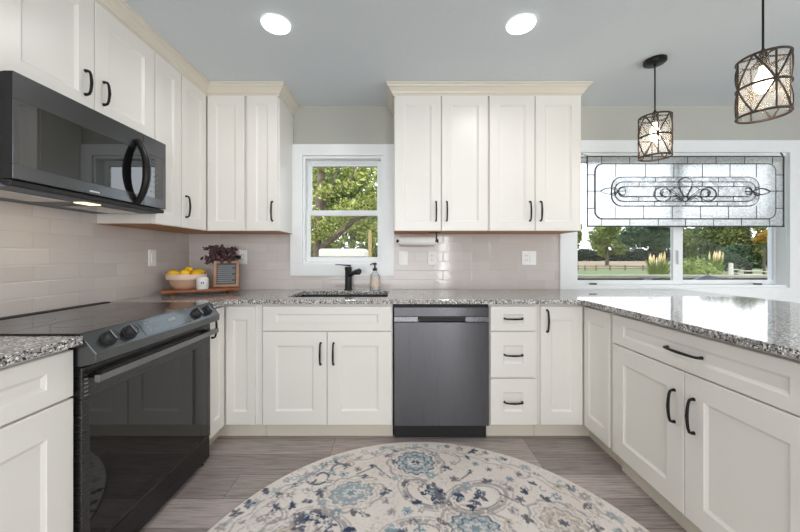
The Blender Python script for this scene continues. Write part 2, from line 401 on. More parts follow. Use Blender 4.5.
m.box(XL, W1[0], DW, yb, 0, CEIL); m.box(W1[1], W2[0], DW, yb, 0, CEIL); m.box(W2[1], X1, DW, yb, 0, CEIL)
for W in (W1, W2): m.box(W[0], W[1], DW, yb, 0, W[2]); m.box(W[0], W[1], DW, yb, W[3], CEIL)
structure(m.build('wall_back', 'wall_paint'))
# tiles
TT = 0.008
m = MB(); m.box(XL, XL + TT, 0.3, DW, 0.90, 1.45); structure(m.build('wall_tile_left', 'tile_left'))
m = MB()
m.box(XL + TT, -0.880, DW - TT, DW, 0.90, 1.40); m.box(-0.880, -0.025, DW - TT, DW, 0.90, 1.028); m.box(-0.025, 1.346, DW - TT, DW, 0.90, 1.40)
structure(m.build('wall_tile_back', 'tile_back'))

# ------------------------------------------------------------------ windows
def casing(m, o, W, th=0.022):
    """o = outer rectangle, W = opening"""
    P = [[m.v((x, y, z)) for x, z in ((q[0], q[2]), (q[1], q[2]), (q[1], q[3]), (q[0], q[3]))] for q, y in ((o, DW), (o, DW - th), (W, DW - th), (W, DW))]
    for A, B in zip(P, P[1:] + P[:1]):
        for k in range(4): m.f([A[k], A[(k + 1) % 4], B[(k + 1) % 4], B[k]])
w = bpy.data.objects.new('window_1', None); C.objects.link(w); w.location = (-0.45, DW, 1.124); structure(w)
m = MB(); casing(m, (-0.880, -0.025, 1.028, 2.112), W1); m.build('casing', 'window_white', w)
m = MB()
for a in (W1[0], W1[1] - 0.018): m.box(a, a + 0.018, DW, yb, W1[2] + 0.018, W1[3] - 0.02)
m.box(W1[0], W1[1], DW, yb, W1[3] - 0.02, W1[3]); m.box(W1[0], W1[1], DW, yb, W1[2], W1[2] + 0.018); m.build('jamb', 'window_white', w)
def sash(name, x0, x1, z0, z1, y, sl, sr, sb, st, parent, th=0.03):
    m = MB(); m.box(x0, x0 + sl, y, y + th, z0, z1); m.box(x1 - sr, x1, y, y + th, z0, z1)
    m.box(x0 + sl, x1 - sr, y, y + th, z0, z0 + sb); m.box(x0 + sl, x1 - sr, y, y + th, z1 - st, z1)
    s_ = m.build(name, 'window_white', parent, bevel=0.003)
    m = MB(); m.box(x0 + sl, x1 - sr, y + th / 2 - 0.002, y + th / 2 + 0.002, z0 + sb, z1 - st); m.build('pane', 'pane_glass', s_)
    return s_
sash('upper_sash', W1[0] + 0.018, W1[1] - 0.018, 1.535, W1[3] - 0.02, DW + 0.075, 0.034, 0.036, 0.04, 0.045, w)
sash('lower_sash', W1[0] + 0.018, W1[1] - 0.018, W1[2] + 0.018, 1.575, DW + 0.04, 0.030, 0.030, 0.040, 0.045, w)
m = MB(); m.box(-0.47, -0.41, DW + 0.028, DW + 0.04, 1.553, 1.573); m.build('sash_lock', 'window_white', w, bevel=0.003)

w = bpy.data.objects.new('window_2', None); C.objects.link(w); w.location = (2.36, DW, W2[2]); structure(w)
m = MB(); casing(m, (1.346, 3.40, 0.80, 2.145), W2); m.build('casing', 'window_white', w)
m = MB()
m.box(W2[0], W2[0] + 0.012, DW, yb, W2[2] + 0.02, W2[3] - 0.03); m.box(W2[1] - 0.004, W2[1], DW, yb, W2[2] + 0.02, W2[3] - 0.03)
m.box(W2[0], W2[1], DW, yb, W2[3] - 0.03, W2[3]); m.box(W2[0], W2[1], DW, yb, W2[2], W2[2] + 0.02); m.build('jamb', 'window_white', w)
sash('fixed_sash', 2.36, W2[1] - 0.004, W2[2] + 0.02, W2[3] - 0.03, DW + 0.075, 0.08, 0.018, 0.035, 0.04, w)
sash('sliding_sash', W2[0] + 0.012, 2.403, W2[2] + 0.02, W2[3] - 0.03, DW + 0.04, 0.014, 0.076, 0.035, 0.04, w)
m = MB(); m.box(2.355, 2.373, DW + 0.02, DW + 0.04, 1.12, 1.24); m.build('sash_pull', 'window_white', w, bevel=0.004)
m = MB()
for cx_ in (1.62, 3.0): m.box(cx_, cx_ + 0.05, DW + 0.015, DW + 0.04, 0.95, 0.962)
m.build('sash_latch', 'matte_black', w)

# ------------------------------------------------------------------ cabinets
CAB = 'cabinet_paint'
def pull(parent, fn, u, w, vertical, L=0.135):
    m = MB(fn); h = L / 2; pts = []; R = []
    for q, d, r in ((-h, 0.0, 0.0075), (-h, -0.010, 0.006), (-h + 0.003, -0.019, 0.0055), (-h * 0.72, -0.0245, 0.0055), (-h * 0.35, -0.0275, 0.006), (0, -0.029, 0.0065),
                 (h * 0.35, -0.0275, 0.006), (h * 0.72, -0.0245, 0.0055), (h - 0.003, -0.019, 0.0055), (h, -0.010, 0.006), (h, 0.0, 0.0075)):
        pts.append((u, d, w + q) if vertical else (u + q, d, w)); R.append(r)
    m.tube(pts, R, 8)
    return m.build('handle', 'black_metal', parent, smooth=True)
def cab_front(kind, parent, fn, u0, u1, w0, w1, fx, fy, handle=None, g=0.0016):
    m = MB(fn); m.front(u0 + g, u1 - g, w0, w1, fx, fy)
    d = m.build(kind, CAB, parent)
    if handle: pull(d, fn, *handle)
    return d
def body(parent, fn, u0, u1, w0, w1, depth, mat=CAB):
    m = MB(fn); m.box(u0, u1, 0.021, depth, w0, w1); return m.build('cabinet_body', mat, parent, bevel=0.001)
def kick(parent, fn, u0, u1, depth=0.08):
    m = MB(fn); m.box(u0, u1, depth, depth + 0.05, 0.0, 0.105); return m.build('toe_kick', 'trim_paint_cream', parent)
Z0, Z1, ZS = 0.112, 0.868, 0.708                      # lower door bottom, top, drawer seam

# near cabinet left of the range
t_ = thing('base_cabinet', 'cream base cabinet with one drawer on the near side of the range', 'cabinet', (-1.4, 0.85, 0))
body(t_, left, 0.60, 1.114, 0.105, 0.883, 0.625); kick(t_, left, 0.60, 1.114)
cab_front('drawer', t_, left, 0.60, 1.114, ZS + 0.004, Z1, 0.085, 0.052); cab_front('door', t_, left, 0.60, 1.114, Z0, ZS - 0.004, 0.085, 0.092)
# corner cabinet between range and sink run
t_ = thing('corner_base_cabinet', 'cream corner base cabinet with folding doors between the range and the sink cabinet', 'cabinet', (-1.35, 2.3, 0))
m = MB(); m.box(XL + 0.01, XBL - 0.021, 1.908, DB + 0.021, 0.105, 0.883); m.box(XL + 0.01, -0.866, DB + 0.021, 2.714, 0.105, 0.883); m.build('cabinet_body', CAB, t_)
m = MB(); m.box(XBL - 0.13, XBL - 0.08, 1.908, DB + 0.08, 0, 0.105); m.box(XBL - 0.13, -0.866, DB + 0.08, DB + 0.13, 0, 0.105); m.build('toe_kick', 'trim_paint_cream', t_)
d = cab_front('door', t_, left, 1.910, DB - 0.004, Z0, Z1, 0.05, 0.085); pull(d, left, 1.940, 0.772, True)
cab_front('door', t_, back, XBL + 0.004, -0.906, Z0, Z1, 0.045, 0.085)
# sink cabinet
t_ = thing('sink_cabinet', 'cream two-door cabinet with false drawer front below the sink', 'cabinet', (-0.446, 2.4, 0))
m = MB(back); m.box(-0.864, -0.028, 0.021, 0.05, 0.105, 0.883); m.box(-0.864, -0.846, 0.05, 0.62, 0.105, 0.883); m.box(-0.046, -0.028, 0.05, 0.62, 0.105, 0.883); m.box(-0.846, -0.046, 0.05, 0.62, 0.105, 0.125); m.build('cabinet_body', CAB, t_)
kick(t_, back, -0.864, -0.028)
cab_front('false_drawer_front', t_, back, -0.858, -0.032, ZS + 0.003, Z1, 0.085, 0.048)
cab_front('door', t_, back, -0.858, -0.446, Z0, ZS - 0.003, 0.085, 0.088, (-0.486, 0.566, True))
cab_front('door', t_, back, -0.446, -0.032, Z0, ZS - 0.003, 0.085, 0.088, (-0.404, 0.566, True))
# drawer stack
t_ = thing('drawer_cabinet', 'narrow cream cabinet of three drawers beside the dishwasher', 'cabinet', (0.745, 2.4, 0))
body(t_, back, 0.590, 0.905, 0.105, 0.883, 0.62); kick(t_, back, 0.590, 0.905)
for a, b_, fy in ((0.712, Z1, 0.05), (0.414, 0.704, 0.085), (Z0, 0.406, 0.085)):
    cab_front('drawer', t_, back, 0.594, 0.888, a, b_, 0.082, fy, (0.741, (a + b_) / 2, False, 0.112))
# peninsula corner
t_ = thing('corner_base_cabinet', 'cream corner base cabinet with folding doors where the peninsula meets the sink run', 'cabinet', (1.3, 2.3, 0))
m = MB(); m.box(0.907, XBR + 0.62, DB + 0.021, 2.70, 0.105, 0.883); m.box(XBR + 0.021, XBR + 0.62, 1.822, DB + 0.021, 0.105, 0.883); m.build('cabinet_body', CAB, t_)
m = MB(); m.box(0.907, XBR + 0.13, DB + 0.08, DB + 0.13, 0, 0.105); m.box(XBR + 0.08, XBR + 0.13, 1.822, DB + 0.08, 0, 0.105); m.build('toe_kick', 'trim_paint_cream', t_)
cab_front('door', t_, back, 0.914, XBR - 0.003, Z0, Z1, 0.065, 0.085, (0.955, 0.775, True))
cab_front('door', t_, right, 1.836, DB - 0.004, Z0, Z1, 0.045, 0.085)
# peninsula cabinets
def peninsula(name, label, a, b_):
    t_ = thing(name, label, 'cabinet', (1.5, (a + b_) / 2, 0)); mid = (a + b_) / 2
    body(t_, right, a, b_ + 0.008, 0.105, 0.883, 0.62); kick(t_, right, a, b_ + 0.008, 0.06)
    cab_front('drawer', t_, right, a, b_, ZS + 0.003, Z1, 0.085, 0.048, (mid, 0.788, False, 0.16))
    cab_front('door', t_, right, mid, b_, Z0, ZS - 0.003, 0.085, 0.088, (mid + 0.046, 0.545, True))
    cab_front('door', t_, right, a, mid, Z0, ZS - 0.003, 0.085, 0.088, (mid - 0.046, 0.545, True))
peninsula('peninsula_cabinet', 'wide cream peninsula cabinet with a full-width drawer over two doors below the pendants', 0.904, 1.812)
# upper cabinets
U0, U1 = 1.371, 2.356
def upper(name, label, fn, u0, u1, z0, doors, parent_loc, fx=0.068, fy=0.068, closed=True):
    t_ = thing(name, label, 'cabinet', parent_loc)
    m = MB(fn); m.box(u0, u1, 0.021, 0.334, z0 + 0.004, 2.40); m.build('cabinet_body', CAB, t_)
    m = MB(fn); m.box(u0, u1, 0.021, 0.334, z0, z0 + 0.004); m.build('underside_panel', 'maple', t_)
    for a, b_, h in doors:
        d = cab_front('door', t_, fn, a, b_, z0 + 0.002, U1, fx, fy)
        if h: pull(d, fn, h[0], h[1], True, 0.115 if len(h) < 3 else h[2])
    return t_
upper('wall_cabinet', 'cream two-door wall cabinet directly above the microwave', upleft, 1.130, 1.876, 1.826,
      [(1.130, 1.503, (1.456, 1.956, 0.105)), (1.503, 1.876, (1.547, 1.953, 0.105))], (-1.55, 1.5, 1.826), 0.075, 0.075)
upper('wall_cabinet', 'narrow cream single-door wall cabinet right beside the microwave', upleft, 1.878, 2.108, U0,
      [(1.880, 2.106, None)], (-1.55, 2.0, U0), 0.065, 0.068)
t_ = thing('corner_wall_cabinet', 'cream corner wall cabinet with folding doors above the lemon bowl', 'cabinet', (-1.5, 2.5, U0))
m = MB(); m.box(XL + 0.01, XUL - 0.021, 2.110, DU + 0.021, U0 + 0.004, 2.40); m.box(XL + 0.01, -1.104, DU + 0.021, 2.716, U0 + 0.004, 2.40); m.build('cabinet_body', CAB, t_)
m = MB(); m.box(XL + 0.01, XUL - 0.021, 2.110, DU + 0.021, U0, U0 + 0.004); m.box(XL + 0.01, -1.104, DU + 0.021, 2.716, U0, U0 + 0.004); m.build('underside_panel', 'maple', t_)
d = cab_front('door', t_, upleft, 2.112, DU - 0.003, U0 + 0.002, U1, 0.06, 0.068); pull(d, upleft, 2.150, 1.512, True, 0.136)
cab_front('door', t_, upback, XUL + 0.003, -1.110, U0 + 0.002, U1, 0.062, 0.068)
upper('wall_cabinet', 'narrow cream single-door wall cabinet beside the sink window', upback, -1.102, -0.862, U0,
      [(-1.096, -0.868, (-0.906, 1.515, 0.138))], (-0.98, 2.55, U0))
upper('wall_cabinet', 'cream two-door wall cabinet over the paper towel holder', upback, -0.022, 0.666, U0,
      [(-0.018, 0.320, (0.283, 1.515, 0.138)), (0.324, 0.663, (0.362, 1.515, 0.138))], (0.32, 2.55, U0))
upper('wall_cabinet', 'cream two-door wall cabinet next to the leaded glass window', upback, 0.668, 1.344, U0,
      [(0.671, 1.004, (0.966, 1.515, 0.138)), (1.006, 1.340, (1.044, 1.515, 0.138))], (1.0, 2.55, U0))
# crown moulding along the cabinet tops
prof = [(0.0, 2.352), (-0.010, 2.352), (-0.012, 2.366), (-0.020, 2.370), (-0.024, 2.382), (-0.040, 2.404), (-0.050, 2.410), (-0.053, 2.420), (-0.062, 2.423), (-0.062, CEIL - 0.001), (0.0, CEIL - 0.001)]
def crown(name, path, outs):
    """path: plan points; outs: unit offset per point (mitred) that the profile runs out along"""
    m = MB(); rings = []
    for (x, y), (ox, oy) in zip(path, outs):
        rings.append([m.v((x + ox * -d, y + oy * -d, z)) for d, z in prof])
    n = len(prof)
    for A, B in zip(rings, rings[1:]):
        for k in range(n): m.f([A[k], A[(k + 1) % n], B[(k + 1) % n], B[k]])
    m.f(rings[0]); m.f(rings[-1])
    return structure(m.build(name, 'trim_paint_cream'))
fy_ = DU + 0.012; fx_ = XUL - 0.012
crown('trim_1', [(fx_, 1.128), (fx_, fy_), (-0.866, fy_), (-0.866, DW)], [(1, 0), (1, -1), (1, -1), (1, 0)])
crown('trim_2', [(-0.018, DW), (-0.018, fy_), (1.334, fy_), (1.334, DW)], [(-1, 0), (-1, -1), (1, -1), (1, 0)])

# ------------------------------------------------------------------ countertops
def slab(name, outer, hole=None, z0=0.885, z1=0.914, bevel=0.003):
    bm = bmesh.new(); loops = [outer] + ([hole] if hole else []); ed = []
    for lp in loops:
        vs = [bm.verts.new((x, y, z1)) for x, y in lp]
        ed += [bm.edges.new((vs[i], vs[(i + 1) % len(vs)])) for i in range(len(vs))]
    bmesh.ops.triangle_fill(bm, edges=ed, use_beauty=True)
    r = bmesh.ops.extrude_face_region(bm, geom=bm.faces[:])
    bmesh.ops.translate(bm, verts=[g for g in r['geom'] if isinstance(g, bmesh.types.BMVert)], vec=(0, 0, z0 - z1))
    m = MB(); m.bm.free(); m.bm = bm
    return m.build(name, 'granite', None, bevel=bevel)
def arc(cx, cy, r, a0, a1, n=8): return [(cx + r * math.cos(math.radians(a0 + (a1 - a0) * i / n)), cy + r * math.sin(math.radians(a0 + (a1 - a0) * i / n))) for i in range(n + 1)]
fe = DB - 0.03
hx0, hx1, hy0, hy1 = -0.742, -0.064, 2.192, 2.590
hole = arc(hx0 + .03, hy0 + .03, .03, 180, 270, 4) + arc(hx1 - .03, hy0 + .03, .03, 270, 360, 4) + arc(hx1 - .03, hy1 - .03, .03, 0, 90, 4) + arc(hx0 + .03, hy1 - .03, .03, 90, 180, 4)
outer = [(XL + .009, 2.715), (XL + .009, 1.905), (XBL + .03, 1.905)] + arc(XBL + .05, fe - .02, .02, 180, 90, 4) \
    + arc(XBR - .03 - .07, fe - .07, .07, 90, 0, 8) + [(XBR - .03, -0.02), (2.348, -0.02), (2.348, 2.700), (1.345, 2.700), (1.345, 2.715)]
tag(slab('countertop', outer, hole), 'continuous speckled grey granite countertop around the sink and over the peninsula', 'countertop')
tag(slab('countertop', [(XL + .009, 0.45), (XBL + .03, 0.45), (XBL + .03, 1.115), (XL + .009, 1.115)]), 'short piece of speckled granite countertop on the near side of the range', 'countertop')
t_ = thing('peninsula_panel', 'cream back panel supporting the peninsula overhang', 'panel', (1.83, 0.9, 0))

# sink, faucet, soap
bpy.data.objects.remove(t_)
t_ = thing('sink', 'black composite undermount sink set into the granite below the window', 'sink', (-0.40, 2.39, 0.70))
m = MB(); q = 0.012; zb = 0.68
def rect_loop(i, z): return [m.v(p) for p in ((hx0 - .004 + i, hy0 - .004 + i, z), (hx1 + .004 - i, hy0 - .004 + i, z), (hx1 + .004 - i, hy1 + .004 - i, z), (hx0 - .004 + i, hy1 + .004 - i, z))]
R = [rect_loop(-.02, zb - .012), rect_loop(-.02, 0.8840), rect_loop(0, 0.8840), rect_loop(.012, zb + .03), rect_loop(.03, zb)]
m.f(R[0]); m.f(R[-1])
for A, B in zip(R, R[1:]):
    for k in range(4): m.f([A[k], A[(k + 1) % 4], B[(k + 1) % 4], B[k]])
m.build('basin', 'composite_black', t_, bevel=0.006)
m = MB(); m.lathe([(0.001, 0.004), (0.03, 0.004), (0.043, 0.002), (0.045, 0.0005)], (-0.40, 2.44, zb), 24); m.build('drain', 'steel', t_, smooth=True)
fx0, fy0 = -0.392, 2.648
t_ = thing('faucet', 'matte black single-lever faucet with a stubby spout behind the sink', 'faucet', (fx0, fy0, 0.914))
m = MB(); m.lathe([(0.034, 0.914), (0.034, 0.922), (0.0285, 0.926), (0.027, 1.01), (0.0265, 1.072), (0.029, 1.076), (0.029, 1.098), (0.02, 1.104), (0.001, 1.104)], (fx0, fy0, 0), 28); m.build('faucet_body', 'matte_black', t_, smooth=True)
dv = Vector((0.62, -0.78, 0)).normalized()
P = lambda s_, z: (fx0 + dv.x * s_, fy0 + dv.y * s_, z)
m = MB(); m.tube([P(0.0, 1.030), P(0.05, 1.048), P(0.105, 1.062), P(0.112, 1.063), P(0.165, 1.073)], [0.017, 0.0165, 0.0165, 0.021, 0.021], 14); m.build('spout', 'matte_black', t_, smooth=True)
m = MB(); m.tube([P(0.150, 1.070), P(0.154, 1.045)], [0.016, 0.013], 12); m.build('spray_nozzle', 'slot_dark', t_, smooth=True)
m = MB(); m.tube([(fx0 + 0.02, fy0, 1.112), (fx0 - 0.03, fy0 - 0.004, 1.115), (fx0 - 0.105, fy0 - 0.01, 1.122)], [0.022, 0.015, 0.009], 8, flat=1.0)
for v in m.bm.verts: v.co.z = 1.114 + (v.co.z - 1.114) * 0.35 + (fx0 - v.co.x) * 0.06
m.build('lever', 'matte_black', t_, smooth=True)
t_ = thing('soap_bottle', 'clear glass soap bottle with cream label and black pump beside the faucet', 'soap dispenser', (-0.178, 2.640, 0.914))
sx, sy = -0.178, 2.640
m = MB(); m.lathe([(0.001, 0.9145), (0.034, 0.9145), (0.037, 0.92), (0.037, 1.02), (0.033, 1.04), (0.018, 1.062), (0.015, 1.07), (0.015, 1.08)], (sx, sy, 0), 28); m.build('bottle', 'seeded_glass', t_, smooth=True)
m = MB(); m.lathe([(0.0375, 0.945), (0.0375, 1.008)], (sx, sy, 0), 28, cap=False); m.build('bottle_label', 'label_cream', t_, smooth=True)
m = MB(); m.lathe([(0.001, 0.917), (0.034, 0.917), (0.034, 1.03), (0.001, 1.03)], (sx, sy, 0), 24); m.build('liquid_soap', 'ceramic_white', t_, smooth=True)
m = MB(); m.lathe([(0.018, 1.072), (0.018, 1.09), (0.007, 1.094), (0.006, 1.118), (0.014, 1.12), (0.014, 1.134), (0.001, 1.137)], (sx, sy, 0), 20); m.tube([(sx, sy, 1.128), (sx - .02, sy - .02, 1.128), (sx - .034, sy - .034, 1.122)], 0.005, 8); m.build('pump', 'matte_black', t_, smooth=True)

# ------------------------------------------------------------------ dishwasher
t_ = thing('dishwasher', 'dark stainless dishwasher with pocket handle between sink cabinet and drawers', 'dishwasher', (0.28, 2.4, 0))
a, b_ = -0.022, 0.588
m = MB(back); m.box(a, b_, 0.025, 0.60, 0.10, 0.872); m.build('dishwasher_body', 'matte_black', t_)
m = MB(back); m.box(a + .003, b_ - .003, -0.004, 0.024, 0.803, 0.862); m.build('control_panel', 'black_stainless', t_, bevel=0.002)
m = MB(back); m.box(a + .003, b_ - .003, -0.006, 0.024, 0.108, 0.767); dr = m.build('door', 'black_stainless', t_, bevel=0.003)
for q0, q1 in ((a + .003, 0.135), (0.435, b_ - .003)):
    m = MB(back); m.box(q0, q1, -0.002, 0.024, 0.769, 0.801); m.build('handle_strip', 'black_stainless_light', t_, bevel=0.002)
m = MB(back); m.hull8([(0.135, 0.0, .775), (0.135, 0.0, .803), (0.135, .022, .770), (0.135, .022, .803), (0.435, 0.0, .775), (0.435, 0.0, .803), (0.435, .022, .770), (0.435, .022, .803)])
m.bm.faces.ensure_lookup_table()
m.build('pocket_handle', 'matte_black', t_)
m = MB(back); m.box(0.132, 0.438, -0.012, 0.010, 0.789, 0.804); m.build('handle_lip', 'matte_black', t_, bevel=0.004)
m = MB(back); m.box(a + .005, b_ - .005, 0.06, 0.10, 0.0, 0.10); m.build('kick_plate', 'matte_black', t_)

# ------------------------------------------------------------------ range
RX = -1.079; ra, rb = 1.119, 1.900
t_ = thing('range', 'black stainless slide-in electric range with glass cooktop and front knobs', 'stove', (-1.4, 1.5, 0))
m = MB(); m.box(-1.70, RX - 0.03, ra + .003, rb - .003, 0.03, 0.905); m.build('range_body', 'matte_black', t_)
m = MB(); m.box(-1.655, RX - 0.004, ra, rb, 0.905, 0.920); m.build('cooktop', 'black_glass', t_, bevel=0.002)
m = MB(); m.box(-1.695, -1.656, ra, rb, 0.905, 0.924); m.build('rear_trim', 'matte_black', t_, bevel=0.003)
for cx_, cy_, r_ in ((-1.50, 1.33, 0.08), (-1.25, 1.33, 0.11), (-1.50, 1.68, 0.11), (-1.25, 1.68, 0.08)):
    m = MB(); m.lathe([(r_, 0.9202), (r_ + 0.002, 0.9202)], (cx_, cy_, 0), 40, cap=False); m.build('burner_ring', 'gray_glass', t_)
pan = [(RX - 0.004, 0.9195), (-1.026, 0.852), (-1.028, 0.818), (-1.082, 0.806), (RX - 0.03, 0.806), (RX - 0.03, 0.905), (RX - 0.004, 0.905)]
m = MB(); m.prism(pan, 1, ra, rb)
cp = m.build('control_panel', 'black_stainless_horizontal', t_, bevel=0.003)
sl = Vector((-1.026 - (RX - 0.004), 0, 0.852 - 0.9195)); slu = sl.normalized(); nrm = Vector((-slu.z, 0, slu.x))
if nrm.x < 0: nrm = -nrm
p0 = Vector((RX - 0.004, 0, 0.9195))
def onpanel(y, s_, out=0.0): q = p0 + slu * s_ + nrm * out; return Vector((q.x, y, q.z))
SLN = sl.length
def knob(y):
    m = MB(); c = onpanel(y, SLN * 0.53); rot = nrm.to_track_quat('Z', 'Y').to_matrix()
    prof = [(0.028, 0.0), (0.028, 0.004), (0.024, 0.006), (0.023, 0.022), (0.020, 0.026), (0.001, 0.026)]
    fn = lambda p: tuple(c + rot @ Vector(p)); m.fn = fn
    m.lathe(prof, (0, 0, 0), 24); k = m.build('knob', 'matte_black', cp, smooth=True)
    m = MB(fn); m.box(-0.006, 0.006, -0.021, 0.021, 0.025, 0.032); m.build('knob_grip', 'black_stainless_horizontal', t_ if False else cp, bevel=0.003)
for y in (1.196, 1.288, 1.722, 1.815): knob(y)
m = MB()
def quad_on(m, y0, y1, s0, s1, o0, o1):
    m.hull8([tuple(onpanel(y, s_, o)) for y in (y0, y1) for s_ in (s0, s1) for o in (o0, o1)])
quad_on(m, 1.352, 1.655, SLN * 0.10, SLN * 0.92, -0.002, 0.0012); ds = m.build('display', 'gray_glass', cp)
for i in range(3):
    for j in range(3):
        m = MB(); quad_on(m, 1.385 + i * .028, 1.393 + i * .028, SLN * (.28 + .2 * j), SLN * (.32 + .2 * j), 0.0012, 0.0016); m.build('touch_key', 'board_line', cp)
m = MB(); quad_on(m, 1.515, 1.562, SLN * .36, SLN * .50, 0.0012, 0.0016); m.build('clock', 'board_line', cp)
m = MB(); m.box(RX - 0.03, RX, ra + .004, rb - .004, 0.690, 0.800); m.box(RX - 0.03, RX, ra + .004, ra + 0.035, 0.152, 0.690); m.box(RX - 0.03, RX, rb - 0.035, rb - .004, 0.152, 0.690); m.box(RX - .03, RX, ra + .035, rb - .035, 0.152, 0.165)
dr = m.build('oven_door', 'oven_steel', t_, bevel=0.002)
m = MB(); m.box(RX - 0.028, RX - 0.001, ra + .035, rb - .035, 0.165, 0.690); m.build('oven_window', 'black_glass', dr)
m = MB()
for i in range(6): m.box(RX - 0.0005, RX + 0.0015, ra + .010, ra + .026, 0.700 + i * .014, 0.706 + i * .014)
m.build('vent_slots', 'handle_steel', dr)
m = MB(); m.tube([(RX + 0.044, ra + .012, 0.762), (RX + 0.046, 1.5, 0.762), (RX + 0.044, rb - .012, 0.762)], 0.0180, 4, flat=0.75); m.build('handle', 'handle_steel', dr, bevel=0.002)
for y in (ra + .042, rb - .060):
    m = MB(); m.box(RX, RX + 0.040, y, y + .018, 0.752, 0.772); m.build('handle_bracket', 'black_metal', dr, bevel=0.002)
m = MB(); m.box(RX - 0.03, RX - 0.004, ra + .004, rb - .004, 0.028, 0.146); m.build('storage_drawer', 'black_stainless_dark', t_, bevel=0.003)
for y in (ra + .06, rb - .05):
    m = MB(); m.lathe([(0.016, 0.0), (0.016, 0.010), (0.008, 0.012), (0.008, 0.04)], (RX - 0.03, y, 0), 14); m.build('levelling_foot', 'steel', t_, smooth=True)

# ------------------------------------------------------------------ microwave
MX = -1.316; ma, mb_ = 1.124, 1.868; mz0, mz1 = 1.432, 1.822
t_ = thing('microwave', 'black stainless over-the-range microwave with a bowed handle above the cooktop', 'microwave', (-1.5, 1.5, mz0))
m = MB(); m.box(XL + 0.01, MX - 0.038, ma + .004, mb_ - .004, mz0 + .006, mz1); m.build('microwave_body', 'black_stainless_dark', t_)
ds_ = 1.706
m = MB(); m.box(MX - 0.005, MX, ma, ds_ - .001, mz0 + .02, 1.502); m.box(MX - 0.005, MX, ma, ds_ - .001, 1.728, mz1); m.box(MX - 0.005, MX, ma, ma + 0.018, 1.502, 1.728)
dr = m.build('door', 'black_stainless_horizontal', t_, bevel=0.002)
m = MB(); m.box(MX - 0.036, MX - 0.0052, ma + .0005, ds_ - .001, mz0 + .0205, mz1 - .0005); m.build('door_liner', 'matte_black', dr)
m = MB(); m.box(MX - 0.005, MX - 0.001, ma + .018, ds_ - .001, 1.502, 1.728); m.build('door_window', 'mirror_glass', dr)
m = MB(); m.box(MX - 0.001, MX + 0.0004, 1.405, 1.452, 1.462, 1.469); m.build('badge', 'badge_pale', dr)
m = MB(); pts = []; hy = 1.660
for i in range(13):
    q = -1 + i / 6; pts.append((MX + 0.004 + 0.046 * (1 - abs(q) ** 2.2), hy, 1.615 + q * 0.158))
m.tube(pts, [0.013 + 0.004 * (1 - abs(-1 + i / 6)) for i in range(13)], 10, flat=1.25); m.build('handle', 'black_metal', dr, smooth=True)
m = MB(); m.box(MX - 0.036, MX, ds_ + .001, mb_, mz0 + .02, 1.502); m.box(MX - 0.036, MX, ds_ + .001, mb_, 1.728, mz1); m.box(MX - 0.036, MX, mb_ - .026, mb_, 1.502, 1.728); cpn = m.build('control_panel', 'black_stainless_horizontal', t_, bevel=0.002)
m = MB(); m.box(MX - 0.034, MX - 0.0005, ds_ + .001, mb_ - .026, 1.502, 1.728); m.build('control_glass', 'mirror_glass', cpn)
m = MB(); m.box(MX - 0.001, MX + 0.0002, 1.752, 1.800, 1.690, 1.706); m.build('clock', 'gray_glass', cpn)
for i in range(5):
    for j in range(3):
        m = MB(); m.box(MX - 0.001, MX + 0.0002, 1.750 + j * .024, 1.758 + j * .024, 1.530 + i * .028, 1.536 + i * .028); m.build('touch_key', 'gray_glass', cpn)
m = MB(); m.box(MX - 0.04, MX - 0.010, ma, mb_, mz0 - .002, mz0 + .018); m.build('vent_grille', 'matte_black', t_, bevel=0.003)
m = MB(); m.box(XL + 0.012, MX - 0.04, ma + .01, mb_ - .01, mz0 - .006, mz0 + .006); bp_ = m.build('bottom_plate', 'patio_gray', t_, bevel=0.003)
for y in (1.17, 1.56):
    m = MB(); m.box(-1.60, -1.42, y, y + 0.26, mz0 - .009, mz0 - .005); m.build('grease_filter', 'steel', bp_)
m = MB(); m.box(-1.435, -1.385, 1.455, 1.535, mz0 - .010, mz0 - .004); m.build('cooktop_lamp', 'hood_lens', bp_)
lamp('cooktop_lamp_light', 'AREA', (-1.41, 1.495, mz0 - .014), 0.6, (1, 0.80, 0.52), (-0.3, 0, -1), shape='RECTANGLE', size=0.05, size_y=0.08)

# ------------------------------------------------------------------ recessed ceiling lights
for rx, ry, s_ in ((-0.651, 1.765, 'round recessed ceiling light on the range side of the room'), (0.667, 1.765, 'round recessed ceiling light on the peninsula side of the room')):
    t_ = thing('recessed_light', s_, 'ceiling light', (rx, ry, CEIL), 'recessed ceiling lights')
    m = MB(); m.lathe([(0.079, CEIL - 0.001), (0.079, CEIL - 0.003), (0.076, CEIL - 0.005), (0.072, CEIL - 0.004)], (rx, ry, 0), 40, cap=False); m.build('trim_ring', 'window_white', t_, smooth=True)
    m = MB(); m.lathe([(0.073, CEIL - 0.004), (0.069, CEIL - 0.010), (0.055, CEIL - 0.014), (0.001, CEIL - 0.016)], (rx, ry, 0), 40); m.build('lens', 'lamp_lens', t_)

